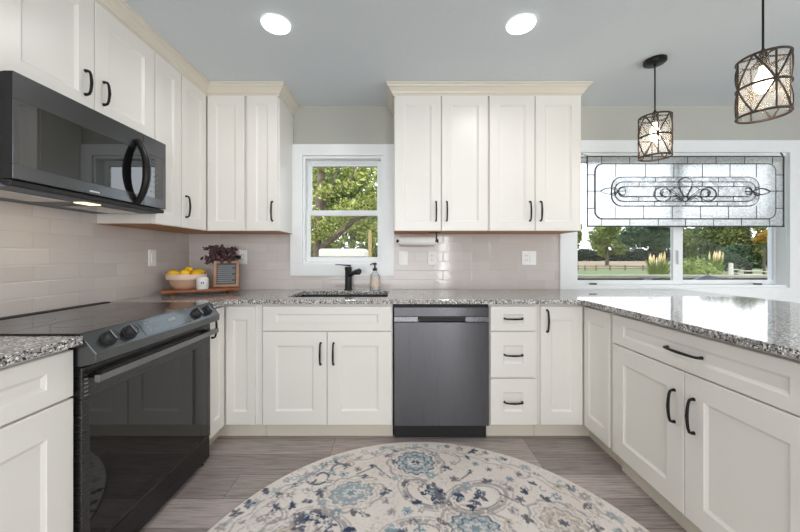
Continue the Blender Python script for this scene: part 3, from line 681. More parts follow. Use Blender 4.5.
# ------------------------------------------------------------------ pendants
def pendant(px, py, label, turn):
    t_ = thing('pendant_light', label, 'pendant light', (px, py, CEIL), 'bronze cage pendants over the peninsula')
    m = MB(); m.lathe([(0.062, CEIL - 0.001), (0.062, CEIL - 0.018), (0.055, CEIL - 0.024), (0.008, CEIL - 0.026), (0.008, CEIL - 0.04), (0.001, CEIL - 0.04)], (px, py, 0), 32); m.build('canopy', 'black_metal', t_, smooth=True)
    m = MB(); m.tube([(px, py, CEIL - 0.03), (px, py, 2.105)], 0.0042, 10); m.build('rod', 'black_metal', t_, smooth=True)
    zt, zm, zb_, r = 2.070, 1.944, 1.818, 0.086
    m = MB()
    ring = lambda z, rr: [(px + rr * math.cos(a), py + rr * math.sin(a), z) for a in [2 * math.pi * k / 40 for k in range(40)]]
    for z in (zt, zm, zb_): m.tube(ring(z, r), 0.0058, 6, closed=True, flat=0.7)
    for k in range(4):
        a = turn + k * math.pi / 2; m.tube([(px + r * math.cos(a), py + r * math.sin(a), z) for z in (zb_, zt)], 0.0038, 6)
    for k in range(4):
        a0 = turn + k * math.pi / 2
        for sgn in (1, -1):
            pts = []
            for i in range(9):
                q = i / 8; a = a0 + sgn * (q - 0.5) * (math.pi / 2 * 0.98); pts.append((px + r * math.cos(a), py + r * math.sin(a), zb_ + (zt - zb_) * q))
            m.tube(pts, 0.0040, 6)
    for k in range(4):
        a = turn + k * math.pi / 2; m.tube([(px, py, zt + 0.012), (px + r * math.cos(a), py + r * math.sin(a), zt)], 0.0045, 6)
    m.build('cage', 'bronze', t_, smooth=True)
    m = MB(); m.lathe([(0.077, zb_ + .004), (0.077, zt - .004)], (px, py, 0), 40, cap=False); m.build('glass_shade', 'seeded_glass', t_, smooth=True)
    m = MB(); m.lathe([(0.006, 2.115), (0.018, 2.085), (0.020, 2.075), (0.020, 2.035), (0.001, 2.035)], (px, py, 0), 24); m.build('socket', 'black_metal', t_, smooth=True)
    m = MB(); m.lathe([(0.012, 2.036), (0.014, 2.015), (0.026, 1.985), (0.031, 1.96), (0.026, 1.935), (0.012, 1.918), (0.001, 1.915)], (px, py, 0), 24); m.build('bulb', 'bulb_glow', t_, smooth=True)
    lamp('pendant_bulb_light', 'POINT', (px, py, 1.90), 1.6, (1, 0.83, 0.6), shadow_soft_size=0.03)
pendant(1.642, 2.088, 'bronze cage pendant whose round canopy shows on the ceiling', math.radians(-118))
pendant(1.642, 1.4715, 'larger-looking bronze cage pendant hanging nearest the camera, canopy out of frame', math.radians(-112))

# ------------------------------------------------------------------ leaded glass panel
PY = 2.62; PX0, PX1, PZ0, PZ1 = 1.522, 3.083, 1.432, 1.981
pcx, pcz = (PX0 + PX1) / 2, (PZ0 + PZ1) / 2; kk = (PX1 - PX0) / 616
t_ = thing('stained_glass_panel', 'wide clear leaded glass panel hanging across the top of the slider window', 'stained glass', (pcx, PY, PZ1))
LW = []
def G(x, y): return (pcx + (x - 360) * kk, (161 - y) * kk + pcz)
def line(*pts, w=0.0042): LW.append(([G(*p) for p in pts], w))
def arcp(cx_, cy_, rx_, ry_, a0, a1, n=14): return [(cx_ + rx_ * math.cos(math.radians(a0 + (a1 - a0) * i / n)), cy_ - ry_ * math.sin(math.radians(a0 + (a1 - a0) * i / n))) for i in range(n + 1)]
def rrect(x0, x1, y0, y1, r): return arcp(x0 + r, y0 + r, r, r, 180, 90, 6) + arcp(x1 - r, y0 + r, r, r, 90, 0, 6) + arcp(x1 - r, y1 - r, r, r, 0, -90, 6) + arcp(x0 + r, y1 - r, r, r, -90, -180, 6) + [(x0, y0 + r)]
line(*rrect(76, 644, 75, 247, 24), w=0.005)
for x in (95, 184, 274, 366, 456, 546, 634): line((x, 54), (x, 75)); 
for x in (95, 184, 274, 360, 448, 536, 625): line((x, 247), (x, 268))
for y in (110, 215): line((52, y), (76, y)); line((644, y), (668, y))
line((52, 161), (92, 161)); line((628, 161), (668, 161))
for x in (140, 233, 323, 413, 500, 583): line((x, 75), (x, 117))
for x in (138, 228, 318, 407, 495, 583): line((x, 207), (x, 247))
line(*rrect(128, 592, 117, 207, 32)); line(*rrect(138, 582, 132, 192, 26)); line(*rrect(150, 570, 147, 177, 14))
for x in (265, 463): line((x, 117), (x, 132)); line((x - 3, 192), (x - 3, 207))
for x in (214, 413, 512): line((x, 132), (x, 147)); line((x - 2, 177), (x - 2, 192))
for x in (265, 463): line((x, 147), (x, 177))
line((360, 192), (360, 207))
for s_ in (1, -1):
    X = lambda x: 360 + s_ * (x - 360)
    line((X(92), 161), (X(108), 153), (X(122), 151), (X(136), 155), (X(148), 161)); line((X(92), 161), (X(108), 169), (X(122), 171), (X(136), 167), (X(148), 161))
    line((X(148), 161), (X(158), 150), (X(168), 150), (X(172), 161), (X(168), 172), (X(158), 172), (X(148), 161)); line((X(148), 161), (X(172), 161))
    line((X(128), 148), (X(140), 150), (X(148), 161)); line((X(128), 174), (X(140), 172), (X(148), 161))
    pts = arcp(432, 170, 26, 22, 0, 360, 22); line(*[(X(x), y) for x, y in pts])
    pts = arcp(424, 166, 14, 12, -60, 210, 14); line(*[(X(x), y) for x, y in pts])
    line((X(414), 176), (X(424), 180), (X(434), 172), (X(430), 162))
    line((X(364), 180), (X(376), 156), (X(384), 146), (X(396), 150), (X(404), 156), (X(366), 184))
    line((X(404), 156), (X(412), 158), (X(370), 186)); line((X(368), 188), (X(392), 174), (X(406), 178), (X(412), 190))
    line((X(372), 190), (X(390), 182), (X(402), 190)); line((X(338), 135), (X(346), 161), (X(357), 180))
line((338, 135), (342, 126), (350, 122), (356, 118), (364, 118), (370, 122), (378, 126), (382, 135))
line(*arcp(360, 185, 9, 9, 0, 360, 14))
m = MB(); m.box(PX0, PX1, PY - 0.002, PY + 0.002, PZ0, PZ1); m.build('textured_glass', 'glass_hammered', t_)
m = MB()
bv = rrect(129, 591, 118, 206, 32)[:-1]; m.prism([G(*p) for p in bv], 1, PY - 0.0032, PY - 0.0022); m.build('bevelled_glass', 'glass_bevelled', t_)
m = MB()
for pts, w_ in LW:
    for (xa, za), (xb, zb2) in zip(pts, pts[1:]):
        d = Vector((xb - xa, zb2 - za));
        if d.length < 1e-5: continue
        d.normalize(); nx, nz = -d.y * w_ / 2, d.x * w_ / 2; e = w_ * 0.3
        xa2, za2, xb2, zb3 = xa - d.x * e, za - d.y * e, xb + d.x * e, zb2 + d.y * e
        m.hull8([(xx, yy, zz) for (xx, zz) in ((xa2 - nx, za2 - nz), (xb2 - nx, zb3 - nz), ) for (yy) in (PY - .0045, PY + .004) for (xx, zz) in ((xx, zz), (xx + 2 * nx, zz + 2 * nz))])
m.build('lead_came', 'lead', t_)
m = MB(); fw = 0.010
m.box(PX0 - .006, PX1 + .006, PY - .005, PY + .005, PZ1, PZ1 + .007); m.box(PX0 - .006, PX1 + .006, PY - .006, PY + .006, PZ0 - fw, PZ0); m.box(PX0 - .006, PX0, PY - .005, PY + .005, PZ0, PZ1); m.box(PX1, PX1 + .006, PY - .005, PY + .005, PZ0, PZ1)
m.build('outer_frame', 'lead', t_)
for xa, xb in ((PX0, PX0 - 0.05), (PX1, PX1 + 0.07)):
    m = MB(); n_ = 5
    for i in range(n_):
        q0 = i / n_; q1 = (i + 1.25) / n_
        A = Vector((xa, PY, PZ1 + .008)).lerp(Vector((xb, DW - .028, PZ1 + .06)), q0); B = Vector((xa, PY, PZ1 + .008)).lerp(Vector((xb, DW - .028, PZ1 + .06)), min(q1, 1))
        mid = (A + B) / 2; h_ = (B - A) / 2; sd = Vector((0, 0, 1)).cross(h_).normalized() * 0.006 if i % 2 else Vector((0, 0, 0.006))
        m.tube([tuple(mid + h_ * math.cos(k * math.pi / 5) + sd * math.sin(k * math.pi / 5)) for k in range(10)], 0.0016, 5, closed=True)
    m.build('hanging_chain', 'black_metal', t_, smooth=True)

# ------------------------------------------------------------------ outlets, towel holder
def plate(label, x, z, wall, kind, gang=1, cat='outlet'):
    fn = (lambda p: (x + p[0], DW - TT + p[1], z + p[2])) if wall == 'back' else (lambda p: (XL + TT - p[1], x + p[0], z + p[2]))
    loc = fn((0, 0, 0)); t_ = thing('wall_switch' if kind == 'switch' else 'wall_outlet', label, cat, loc)
    hw = 0.036 + 0.023 * (gang - 1)
    m = MB(fn); m.box(-hw, hw, -0.006, 0.0, -0.058, 0.058); m.build('cover_plate', 'plastic_white', t_, bevel=0.003)
    for g_ in range(gang):
        c = (g_ - (gang - 1) / 2) * 0.046
        kd = kind if kind != 'mixed' else ('outlet' if g_ == 0 else 'switch')
        if kd == 'switch':
            m = MB(fn); m.hull8([(c + sx_ * .016, v, w_) for sx_ in (-1, 1) for (v, w_) in ((-.006, -.033), (-.006, .033), (-.012, -.033), (-.008, .033))]); m.build('rocker', 'plastic_white', t_)
        else:
            for dz in (0.019, -0.019):
                m = MB(fn); m.box(c - .016, c + .016, -.0085, -.006, dz - .015, dz + .015); s_ = m.build('receptacle', 'plastic_white', t_, bevel=0.002)
                m = MB(fn); m.box(c - .008, c - .005, -.0088, -.0084, dz - .004, dz + .007); m.box(c + .005, c + .008, -.0088, -.0084, dz - .004, dz + .006); m.build('slot', 'slot_dark', s_)
    return t_
plate('single white rocker switch under the paper towel roll', 0.052, 1.174, 'back', 'switch', cat='light switch')
plate('single white outlet just past the loose end of the paper towel roll', 0.292, 1.174, 'back', 'outlet')
plate('double white outlet and switch plate on the tile near the wide window', 1.092, 1.174, 'back', 'mixed', 2)
plate('white outlet behind the dried flowers with a device plugged in', -1.276, 1.180, 'back', 'outlet')
plate('single white switch plate on the tile beside the range', 2.303, 1.176, 'left', 'switch', cat='light switch')
t_ = thing('plug_in_device', 'small white and black plug-in device on the corner outlet', 'plug-in', (-1.293, DW - TT - .01, 1.20))
m = MB(); m.lathe([(0.001, -0.045), (0.022, -0.045), (0.026, -0.04), (0.026, -0.01)], (-1.300, DW - TT, 1.222), 20, axis=1); m.build('device_body', 'plastic_white', t_, smooth=True)
m = MB(); m.box(-1.325, -1.285, DW - TT - .048, DW - TT - .010, 1.163, 1.193); m.build('plug', 'matte_black', t_, bevel=0.006)
t_ = thing('paper_towel_holder', 'black under-cabinet bracket and rod carrying the paper towels', 'paper towel holder', (0.16, 2.50, U0))
m = MB(); m.tube([(0.0, 2.50, 1.304), (0.312, 2.50, 1.304)], 0.006, 10); m.build('rod', 'matte_black', t_, smooth=True)
m = MB(); m.lathe([(0.001, -0.006), (0.010, -0.005), (0.013, 0.0), (0.010, 0.008), (0.001, 0.009)], (0.0, 2.50, 1.304), 16, axis=0); m.build('end_knob', 'matte_black', t_, smooth=True)
m = MB(); m.box(0.296, 0.306, 2.488, 2.512, 1.296, U0); m.box(0.24, 0.33, 2.485, 2.515, U0 - .004, U0); m.lathe([(0.001, 0), (0.014, 0.002), (0.016, 0.010), (0.001, 0.014)], (0.304, 2.50, 1.304), 16, axis=0); m.build('bracket', 'matte_black', t_, bevel=0.001)
m = MB(); m.lathe([(0.0065, 0.016), (0.033, 0.016), (0.034, 0.018), (0.034, 0.286), (0.033, 0.288), (0.0065, 0.288)], (0, 2.50, 1.304), 32, axis=0); tag(m.build('paper_towel_roll', 'paper', None, smooth=True), 'half-used white paper towel roll hanging under the wall cabinet', 'paper towels')

# ------------------------------------------------------------------ tray and what stands on it
TC = Vector((-1.440, 2.425, 0)); TA = math.radians(34)
RT = Matrix.Rotation(TA, 3, 'Z')
tf = lambda p: tuple(TC + RT @ Vector(p))
t_ = thing('wooden_tray', 'low walnut riser board on small feet in the counter corner', 'tray', (TC.x, TC.y, 0.914))
m = MB(tf); m.box(-0.245, 0.245, -0.128, 0.118, 0.934, 0.952); m.build('board', 'walnut', t_, bevel=0.006)
for sx_ in (-1, 1):
    for sy_ in (-1, 1):
        m = MB(tf); m.lathe([(0.014, 0.9142), (0.018, 0.922), (0.018, 0.934)], (sx_ * .18, sy_ * .065, 0), 14); m.build('foot', 'walnut', t_, smooth=True)
bx = tf((-0.095, 0.040, 0)); BZ = 0.9525
t_ = thing('mixing_bowl', 'tan stoneware mixing bowl full of lemons on the wooden tray', 'bowl', (bx[0], bx[1], BZ))
m = MB(); m.lathe([(0.001, BZ), (0.078, BZ), (0.084, BZ + .004), (0.100, BZ + .03), (0.113, BZ + .068), (0.115, BZ + .073), (0.106, BZ + .073), (0.075, BZ + .02), (0.001, BZ + .014)], (bx[0], bx[1], 0), 40); m.build('bowl_wall', 'stoneware', t_, smooth=True)
m = MB(); m.lathe([(0.114, BZ + .068), (0.126, BZ + .069), (0.131, BZ + .100), (0.130, BZ + .106), (0.122, BZ + .106), (0.117, BZ + .09), (0.106, BZ + .070)], (bx[0], bx[1], 0), 40, cap=False); m.build('rim_band', 'stoneware_band', t_, smooth=True)
random.seed(4)
lem_lab = ['lemon at the window end of the bowl', 'lemon in the front middle of the bowl', 'lemon at the range end of the bowl', 'topmost lemon in the heap', 'lemon at the front nearest the white candle', 'lemon at the back of the heap']
for i, (lx, ly, lz) in enumerate(((0.075, 0.01, 0.108), (-0.012, -0.062, 0.110), (-0.082, -0.006, 0.108), (0.012, 0.012, 0.128), (0.056, -0.062, 0.103), (-0.02, 0.068, 0.108))):
    c = Vector((bx[0], bx[1], BZ)) + RT @ Vector((lx, ly, lz)); rot = Matrix.Rotation(random.uniform(0, 3.1), 3, 'Z') @ Matrix.Rotation(random.uniform(-.5, .5), 3, 'Y')
    t_ = thing('lemon', lem_lab[i], 'lemon', tuple(c), 'lemons in the bowl')
    fn = lambda p, c=c, rot=rot: tuple(c + rot @ Vector(p))
    m = MB(fn); m.lathe([(0.001, -0.042), (0.006, -0.040), (0.012, -0.034), (0.026, -0.022), (0.032, 0), (0.026, 0.022), (0.011, 0.035), (0.007, 0.041), (0.004, 0.045), (0.001, 0.046)], (0, 0, 0), 20, axis=0); m.build('fruit', 'lemon_skin', t_, smooth=True)
    m = MB(fn); m.lathe([(0.0035, -0.0445), (0.004, -0.041)], (0, 0, 0), 8, axis=0); m.build('stem_end', 'dried_stem', t_)
mx_ = tf((-0.004, -0.092, 0))
t_ = thing('candle_jar', 'small white candle jar with a dark emblem in front of the lemon bowl', 'candle', (mx_[0], mx_[1], BZ))
m = MB(); m.lathe([(0.001, BZ), (0.036, BZ), (0.039, BZ + .004), (0.039, BZ + .082), (0.036, BZ + .084), (0.034, BZ + .066), (0.001, BZ + .064)], (mx_[0], mx_[1], 0), 32); m.build('jar', 'ceramic_white', t_, smooth=True)
fd = Vector((-mx_[0], -mx_[1], 0)).normalized(); sd = Vector((-fd.y, fd.x, 0))
m = MB()
for (u0, u1, w0, w1) in ((-.008, -.002, .040, .054), (.002, .008, .040, .054), (-.010, .010, .046, .050), (-.012, .012, .030, .033)):
    m.hull8([tuple(Vector((mx_[0], mx_[1], BZ + w)) + fd * (math.sqrt(.039 ** 2 - u * u) + o) + sd * u) for u in (u0, u1) for w in (w0, w1) for o in (-.001, .0006)])
m.build('emblem', 'ink_blue', t_)
m = MB(); m.tube([(mx_[0], mx_[1], BZ + .064), (mx_[0], mx_[1], BZ + .076)], 0.0012, 6); m.build('wick', 'matte_black', t_)
# framed letter board, leaning back a touch
FC = Vector(tf((0.158, -0.005, 0))); FR = Matrix.Rotation(math.radians(20), 3, 'Z') @ Matrix.Rotation(math.radians(-6), 3, 'X')
ff = lambda p: tuple(Vector((FC.x, FC.y, BZ + 0.002)) + FR @ Vector(p))
t_ = thing('letter_board', 'small wood-framed grey letter board standing on the tray', 'letter board', (FC.x, FC.y, BZ))
m = MB(ff); fw_, fh_ = 0.172, 0.198
m.box(-fw_ / 2, -fw_ / 2 + .018, -.008, .008, 0, fh_); m.box(fw_ / 2 - .018, fw_ / 2, -.008, .008, 0, fh_); m.box(-fw_ / 2 + .018, fw_ / 2 - .018, -.008, .008, 0, .018); m.box(-fw_ / 2 + .018, fw_ / 2 - .018, -.008, .008, fh_ - .018, fh_)
m.build('frame', 'frame_wood', t_, bevel=0.001)
m = MB(ff); m.box(-fw_ / 2 + .018, fw_ / 2 - .018, -.001, .005, .018, fh_ - .018); bd = m.build('felt_board', 'board_gray', t_)
m = MB(ff)
for i in range(9): m.box(-fw_ / 2 + .026, fw_ / 2 - .026 - (0.02 if i % 3 == 1 else 0), -.0022, -.001, .032 + i * .0155, .0375 + i * .0155)
m.build('board_rows', 'board_line', bd)
# dark dried flowers in a vase
VC = Vector(tf((0.120, 0.062, 0)))
t_ = thing('dried_flowers', 'bunch of dark dried flowers in a black vase behind the letter board', 'dried flowers', (VC.x, VC.y, BZ))
m = MB(); m.lathe([(0.001, BZ), (0.026, BZ), (0.036, BZ + .05), (0.032, BZ + .11), (0.018, BZ + .15), (0.021, BZ + .165), (0.015, BZ + .165), (0.012, BZ + .15)], (VC.x, VC.y, 0), 24); m.build('vase', 'matte_black', t_, smooth=True)
m = MB(); mp_ = MB(); random.seed(11)
for i in range(140):
    a = random.uniform(0, 6.28); rr = random.uniform(0.02, 0.135); zt = BZ + random.uniform(0.20, 0.315) - rr * 0.15
    ex, ey = VC.x + rr * math.cos(a), VC.y + rr * 0.55 * math.sin(a)
    ey = min(ey, 2.69)
    m.tube([(VC.x, VC.y, BZ + .15), ((VC.x + ex) / 2, (VC.y + ey) / 2, zt - .03), (ex, ey, zt)], 0.0012, 5)
    for j in range(5): mp_.sphere((ex + random.uniform(-.012, .012), ey + random.uniform(-.010, .010), zt + random.uniform(-.014, .012)), random.uniform(0.005, 0.011), 7, (1, 1, 0.8))
m.build('stems', 'dried_stem', t_); mp_.build('flower_heads', 'dried_petals', t_)

# ------------------------------------------------------------------ rug
def build_rug(cx_, cy_, Rr):
    N = 900; xs_ = np.linspace(-1.02, 1.02, N); U, V = np.meshgrid(xs_, xs_, indexing='ij')
    rng = np.random.default_rng(5)
    def lin(r, g, b): return np.array(srgb(r, g, b)[:3])
    cream, gray, dgray = lin(226, 218, 212), lin(158, 152, 153), lin(112, 110, 116)
    blue, teal, navy, beige, slate = lin(148, 168, 177), lin(126, 150, 160), lin(62, 72, 96), lin(198, 186, 172), lin(92, 98, 112)
    img = np.tile(cream, (N, N, 1))
    def vnoise(freq, seed):
        g = np.random.default_rng(seed).random((freq + 3, freq + 3)); f = (np.stack([U, V]) + 1.02) / 2.04 * freq
        i = np.floor(f).astype(int); t2 = f - i; t2 = t2 * t2 * (3 - 2 * t2)
        a = g[i[0], i[1]]; b = g[i[0] + 1, i[1]]; c = g[i[0], i[1] + 1]; d = g[i[0] + 1, i[1] + 1]
        return (a * (1 - t2[0]) + b * t2[0]) * (1 - t2[1]) + (c * (1 - t2[0]) + d * t2[0]) * t2[1]
    n1, n2, n3 = vnoise(260, 1), vnoise(90, 2), vnoise(14, 3)
    worn = np.clip((n1 * 0.6 + n2 * 0.4 - 0.24) * 6, 0, 1)
    img += (n3[..., None] - 0.5) * 0.10 * np.array([0.7, 0.9, 1.1]); img = np.clip(img, 0, 1)
    def put(mask, col, op=1.0, fade=True):
        a = np.clip(mask, 0, 1) * op
        if fade: a = a * worn[sl_]
        img[sl_] = img[sl_] * (1 - a[..., None]) + col * a[..., None]
    sl_ = (slice(None), slice(None))
    def window_(x, y, r):
        nonlocal sl_
        i0, i1 = np.searchsorted(xs_, [x - r, x + r]); j0, j1 = np.searchsorted(xs_, [y - r, y + r])
        sl_ = (slice(i0, i1), slice(j0, j1)); return U[sl_] - x, V[sl_] - y
    def edge(d, w=0.003): return np.clip(0.5 - d / w, 0, 1)
    def loc(x, y, r, rot):
        du, dv_ = window_(x, y, r); c, s = math.cos(rot), math.sin(rot); return du * c + dv_ * s, -du * s + dv_ * c
    def leaf(x, y, L, W, rot, col, op=1.0):
        a, b = loc(x, y, L, rot); q = np.clip(a / L, 0, 1); hw = W * np.sin(np.pi * q) ** 0.8
        put(edge(np.abs(b) - hw) * ((a > 0) & (a < L)), col, op)
    def sprig(x, y, s, rot, col, n=5):
        for k in range(n):
            leaf(x, y, s * rng.uniform(.6, 1), s * 0.22, rot + (k - (n - 1) / 2) * rng.uniform(0.7, 1.25), col)
    def flower(x, y, s, col, col2, n=6):
        r0 = rng.uniform(0, 6)
        for k in range(n): leaf(x, y, s, s * 0.30, r0 + k * 2 * math.pi / n, col, 0.85)
        a, b = loc(x, y, s, 0); put(edge(np.hypot(a, b) - s * 0.22), col2)
    def stroke(pts, w, col, op=1.0):
        P = np.array(pts); c = (P.min(0) + P.max(0)) / 2; r = (P.max(0) - P.min(0)).max() / 2 + 0.03
        window_(c[0], c[1], r); d = np.full(U[sl_].shape, 9.0)
        for (xa, ya), (xb, yb2) in zip(P[:-1], P[1:]):
            vx, vy = xb - xa, yb2 - ya; l2 = vx * vx + vy * vy + 1e-12
            t2 = np.clip(((U[sl_] - xa) * vx + (V[sl_] - ya) * vy) / l2, 0, 1)
            d = np.minimum(d, np.hypot(U[sl_] - xa - t2 * vx, V[sl_] - ya - t2 * vy))
        put(edge(d - w, 0.004), col, op)
    def spiral(x, y, r, a0, turns, w, col, op=0.9, k=0.25, sx=1, rot=0):
        pts = []
        for i in range(40):
            q = i / 39; a = a0 + turns * 2 * math.pi * q; rr = r * (1 - (1 - k) * q)
            px_, py_ = rr * math.cos(a) * sx, rr * math.sin(a); pts.append((x + px_ * math.cos(rot) - py_ * math.sin(rot), y + px_ * math.sin(rot) + py_ * math.cos(rot)))
        stroke(pts, w, col, op)
    def medallion(x, y, rx, ry, rot, c_in, c_out, dots):
        a, b = loc(x, y, max(rx, ry) * 1.75, rot); th = np.arctan2(b / ry, a / rx); r = np.hypot(a / rx, b / ry)
        sc = 1 + 0.07 * np.cos(12 * th)
        put(edge(r - 1.55 * (1 + 0.05 * np.cos(10 * th)), .03) * (r > 1.40 * (1 + 0.05 * np.cos(10 * th))), gray, 0.75)
        put(edge(np.abs(r - 1.22 * sc) - 0.05, .03), gray, 0.45)
        put(edge(r - sc, .04), c_in, 0.9)
        put(edge(np.abs(r - 0.98 * sc) - 0.05, .03), c_out, 0.9)
        put(edge(np.abs(r - 0.62 * (1 + 0.16 * np.cos(8 * th))) - 0.055, .03), c_out, 0.85)
        put(edge(np.abs(r - 0.80) - 0.04, .03) * (np.cos(16 * th) > 0.1), cream, 0.8)
        put(edge(r - 0.40 * (1 + 0.22 * np.cos(8 * th + 3.1)), .03), cream, 0.7)
        put(edge(r - 0.22 * (1 + 0.2 * np.cos(6 * th)), .03), dots, 0.95)
    def paisley(x, y, s, rot, flip=1):
        pts = []
        for i in range(44):
            q = i / 43 * 2 * math.pi; rr = s * (0.62 + 0.38 * math.cos(q / 2) ** 2 * 1.3)
            px_, py_ = rr * math.cos(q) * 1.25, flip * rr * 0.72 * math.sin(q); pts.append((x + px_ * math.cos(rot) - py_ * math.sin(rot), y + px_ * math.sin(rot) + py_ * math.cos(rot)))
        stroke(pts, 0.010, gray, 0.85); c = np.mean(pts, 0); P2 = [(c[0] + (p[0] - c[0]) * 0.82, c[1] + (p[1] - c[1]) * 0.82) for p in pts]; stroke(P2, 0.004, dgray, 0.8)
        P3 = [(c[0] + (p[0] - c[0]) * 1.22, c[1] + (p[1] - c[1]) * 1.22) for p in pts]; stroke(P3, 0.0035, gray, 0.7)
    # the weave: field of faint grey tracery, then motifs
    for k in range(120):
        a, r = rng.uniform(0, 6.28), 0.97 * math.sqrt(rng.random())
        spiral(r * math.cos(a), r * math.sin(a), rng.uniform(.022, .075), rng.uniform(0, 6), rng.uniform(.5, 1.3) * rng.choice([-1, 1]), rng.uniform(.0022, .0042), [gray, gray, dgray, beige][rng.integers(4)], 0.8)
    meds = []
    def M_(x, y, rx, ry, rot, a, b, c): meds.append((x, y, max(rx, ry) * 1.5)); medallion(x, y, rx, ry, rot, a, b, c)
    # coordinates relative to the rug's middle
    M_(-0.03, 0.785, 0.105, 0.100, 0, blue, slate, navy)
    M_(-0.36, 0.545, 0.105, 0.080, 0.3, blue, gray, teal)
    M_(0.205, 0.33, 0.11, 0.085, -0.2, blue, slate, teal)
    M_(-0.62, 0.24, 0.12, 0.09, 0.9, beige, gray, slate); M_(0.60, 0.36, 0.10, 0.08, -0.7, beige, gray, slate)
    M_(-0.20, 0.03, 0.15, 0.15, 0, blue, navy, navy); M_(0.42, -0.14, 0.12, 0.10, 0.4, blue, slate, teal); M_(-0.48, -0.36, 0.12, 0.1, -0.5, blue, gray, teal)
    M_(0.1, -0.52, 0.13, 0.11, 0, blue, slate, navy); M_(0.66, -0.42, 0.1, 0.08, 0.9, beige, gray, slate); M_(-0.12, -0.82, 0.1, 0.09, 0, blue, slate, navy)
    for x, y, s, rot, fl in ((0.22, 0.50, 0.14, 0.35, 1), (-0.50, 0.36, 0.12, -0.5, -1), (0.02, 0.52, 0.11, 2.4, 1), (0.55, 0.20, 0.12, -0.6, 1), (-0.1, 0.28, 0.13, 0.2, -1), (-0.72, -0.05, 0.12, 1.3, 1), (0.15, -0.25, 0.14, 2.9, 1), (-0.3, -0.6, 0.13, 0.8, -1), (0.75, 0.0, 0.10, 1.9, 1)):
        paisley(x, y, s, rot, fl); meds.append((x, y, s * 0.5))
        for k in range(8): sprig(x + rng.uniform(-.55, .55) * s, y + rng.uniform(-.5, .5) * s, 0.045, rng.uniform(0, 6), [navy, navy, slate, teal][rng.integers(4)], rng.integers(3, 6))
    # dark S-scroll and bars near the back edge
    spiral(-0.545, 0.665, 0.070, 3.6, 0.85, 0.0065, slate, 1, 0.30); spiral(-0.445, 0.735, 0.060, 4.4, -0.75, 0.006, slate, 1, 0.35)
    for q in range(6): medallion(-0.66 + .035 * q, 0.60 + .045 * q, 0.022, 0.016, 0.6, blue, teal, blue)
    for x, y, rot in ((-0.30, 0.72, 0.6), (-0.21, 0.70, 2.3), (0.22, 0.66, 0.7), (0.17, 0.26, -0.6), (0.42, 0.50, -0.7), (-0.50, 0.30, 0.8)):
        stroke([(x - .06 * math.cos(rot), y - .06 * math.sin(rot)), (x + .06 * math.cos(rot), y + .06 * math.sin(rot))], 0.004, dgray, 1)
    placed = []
    for k in range(4000):
        a, r = rng.uniform(0, 6.28), 0.965 * math.sqrt(rng.random()); x, y = r * math.cos(a), r * math.sin(a)
        if any(math.hypot(x - mx2, y - my2) < mr2 * 0.80 for mx2, my2, mr2 in meds): continue
        if any((x - a2) ** 2 + (y - b2) ** 2 < 0.064 ** 2 for a2, b2 in placed): continue
        placed.append((x, y)); q = rng.random()
        if q < 0.42: sprig(x, y, rng.uniform(.030, .050), rng.uniform(0, 6), [navy, slate, slate, dgray][rng.integers(4)], rng.integers(3, 6))
        elif q < 0.66: flower(x, y, rng.uniform(.020, .034), [blue, teal, gray][rng.integers(3)], [cream, navy, beige][rng.integers(3)])
        else: flower(x, y, rng.uniform(.018, .030), [gray, dgray, beige][rng.integers(3)], [cream, slate][rng.integers(2)], 5)
    # border band
    sl_ = (slice(None), slice(None)); r = np.hypot(U, V); th = np.arctan2(V, U)
    put(edge(np.abs(r - 0.915 - 0.010 * np.cos(46 * th)) - 0.004, .004), gray, 0.8); put(edge(np.abs(r - 0.880 - 0.010 * np.cos(31 * th)) - 0.003, .004), dgray, 0.6)
    put(edge(np.abs(r - 0.945) - 0.020, .004) * (np.cos(38 * th + 3 * np.sin(5 * th)) > 0.35) * (n2 > 0.4), blue, 0.6)
    speck = np.clip((vnoise(340, 9) - 0.62) * 8, 0, 1) * np.clip((vnoise(40, 10) - 0.35) * 3, 0, 1); put(speck, gray, 0.35, False)
    # polar mesh
    nr, ns = 190, 1000; rad = np.linspace(0.0, 1, nr + 1)[1:] * Rr; ang = np.arange(ns) * 2 * math.pi / ns
    RR, AA = np.meshgrid(rad, ang, indexing='ij'); X = (RR * np.cos(AA)).ravel(); Y = (RR * np.sin(AA)).ravel()
    Z = np.full_like(X, 0.010); Z[-ns:] = 0.007
    co_ = np.column_stack([X, Y, Z]); co_ = np.vstack([[[0, 0, 0.010]], co_, np.column_stack([X[-ns:], Y[-ns:], np.full(ns, 0.0008)])])
    idx = 1 + np.arange((nr + 1) * ns).reshape(nr + 1, ns); A = idx[:-1]; B = idx[1:]
    quads = np.stack([A, B, np.roll(B, -1, 1), np.roll(A, -1, 1)], -1).reshape(-1, 4)
    tris = np.stack([np.zeros(ns, int), idx[0], np.roll(idx[0], -1)], -1)
    me = bpy.data.meshes.new('round_rug'); me.from_pydata(co_.tolist(), [], quads.tolist() + tris.tolist())
    ii = np.clip(np.rint((co_[:, 0] / Rr + 1.02) / 2.04 * (N - 1)).astype(int), 0, N - 1); jj = np.clip(np.rint((co_[:, 1] / Rr + 1.02) / 2.04 * (N - 1)).astype(int), 0, N - 1)
    cols = np.ones((len(co_), 4), np.float32); cols[:, :3] = img[ii, jj]
    at = me.color_attributes.new('weave', 'FLOAT_COLOR', 'POINT'); at.data.foreach_set('color', cols.ravel())
    for p in me.polygons: p.use_smooth = True
    me.materials.append(M['rug_weave']); o = bpy.data.objects.new('round_rug', me); C.objects.link(o); o.location = (cx_, cy_, 0)
    return tag(o, 'round cream rug with faded blue and grey floral medallions on the plank floor', 'rug')
build_rug(0.135, 1.085, 1.0)

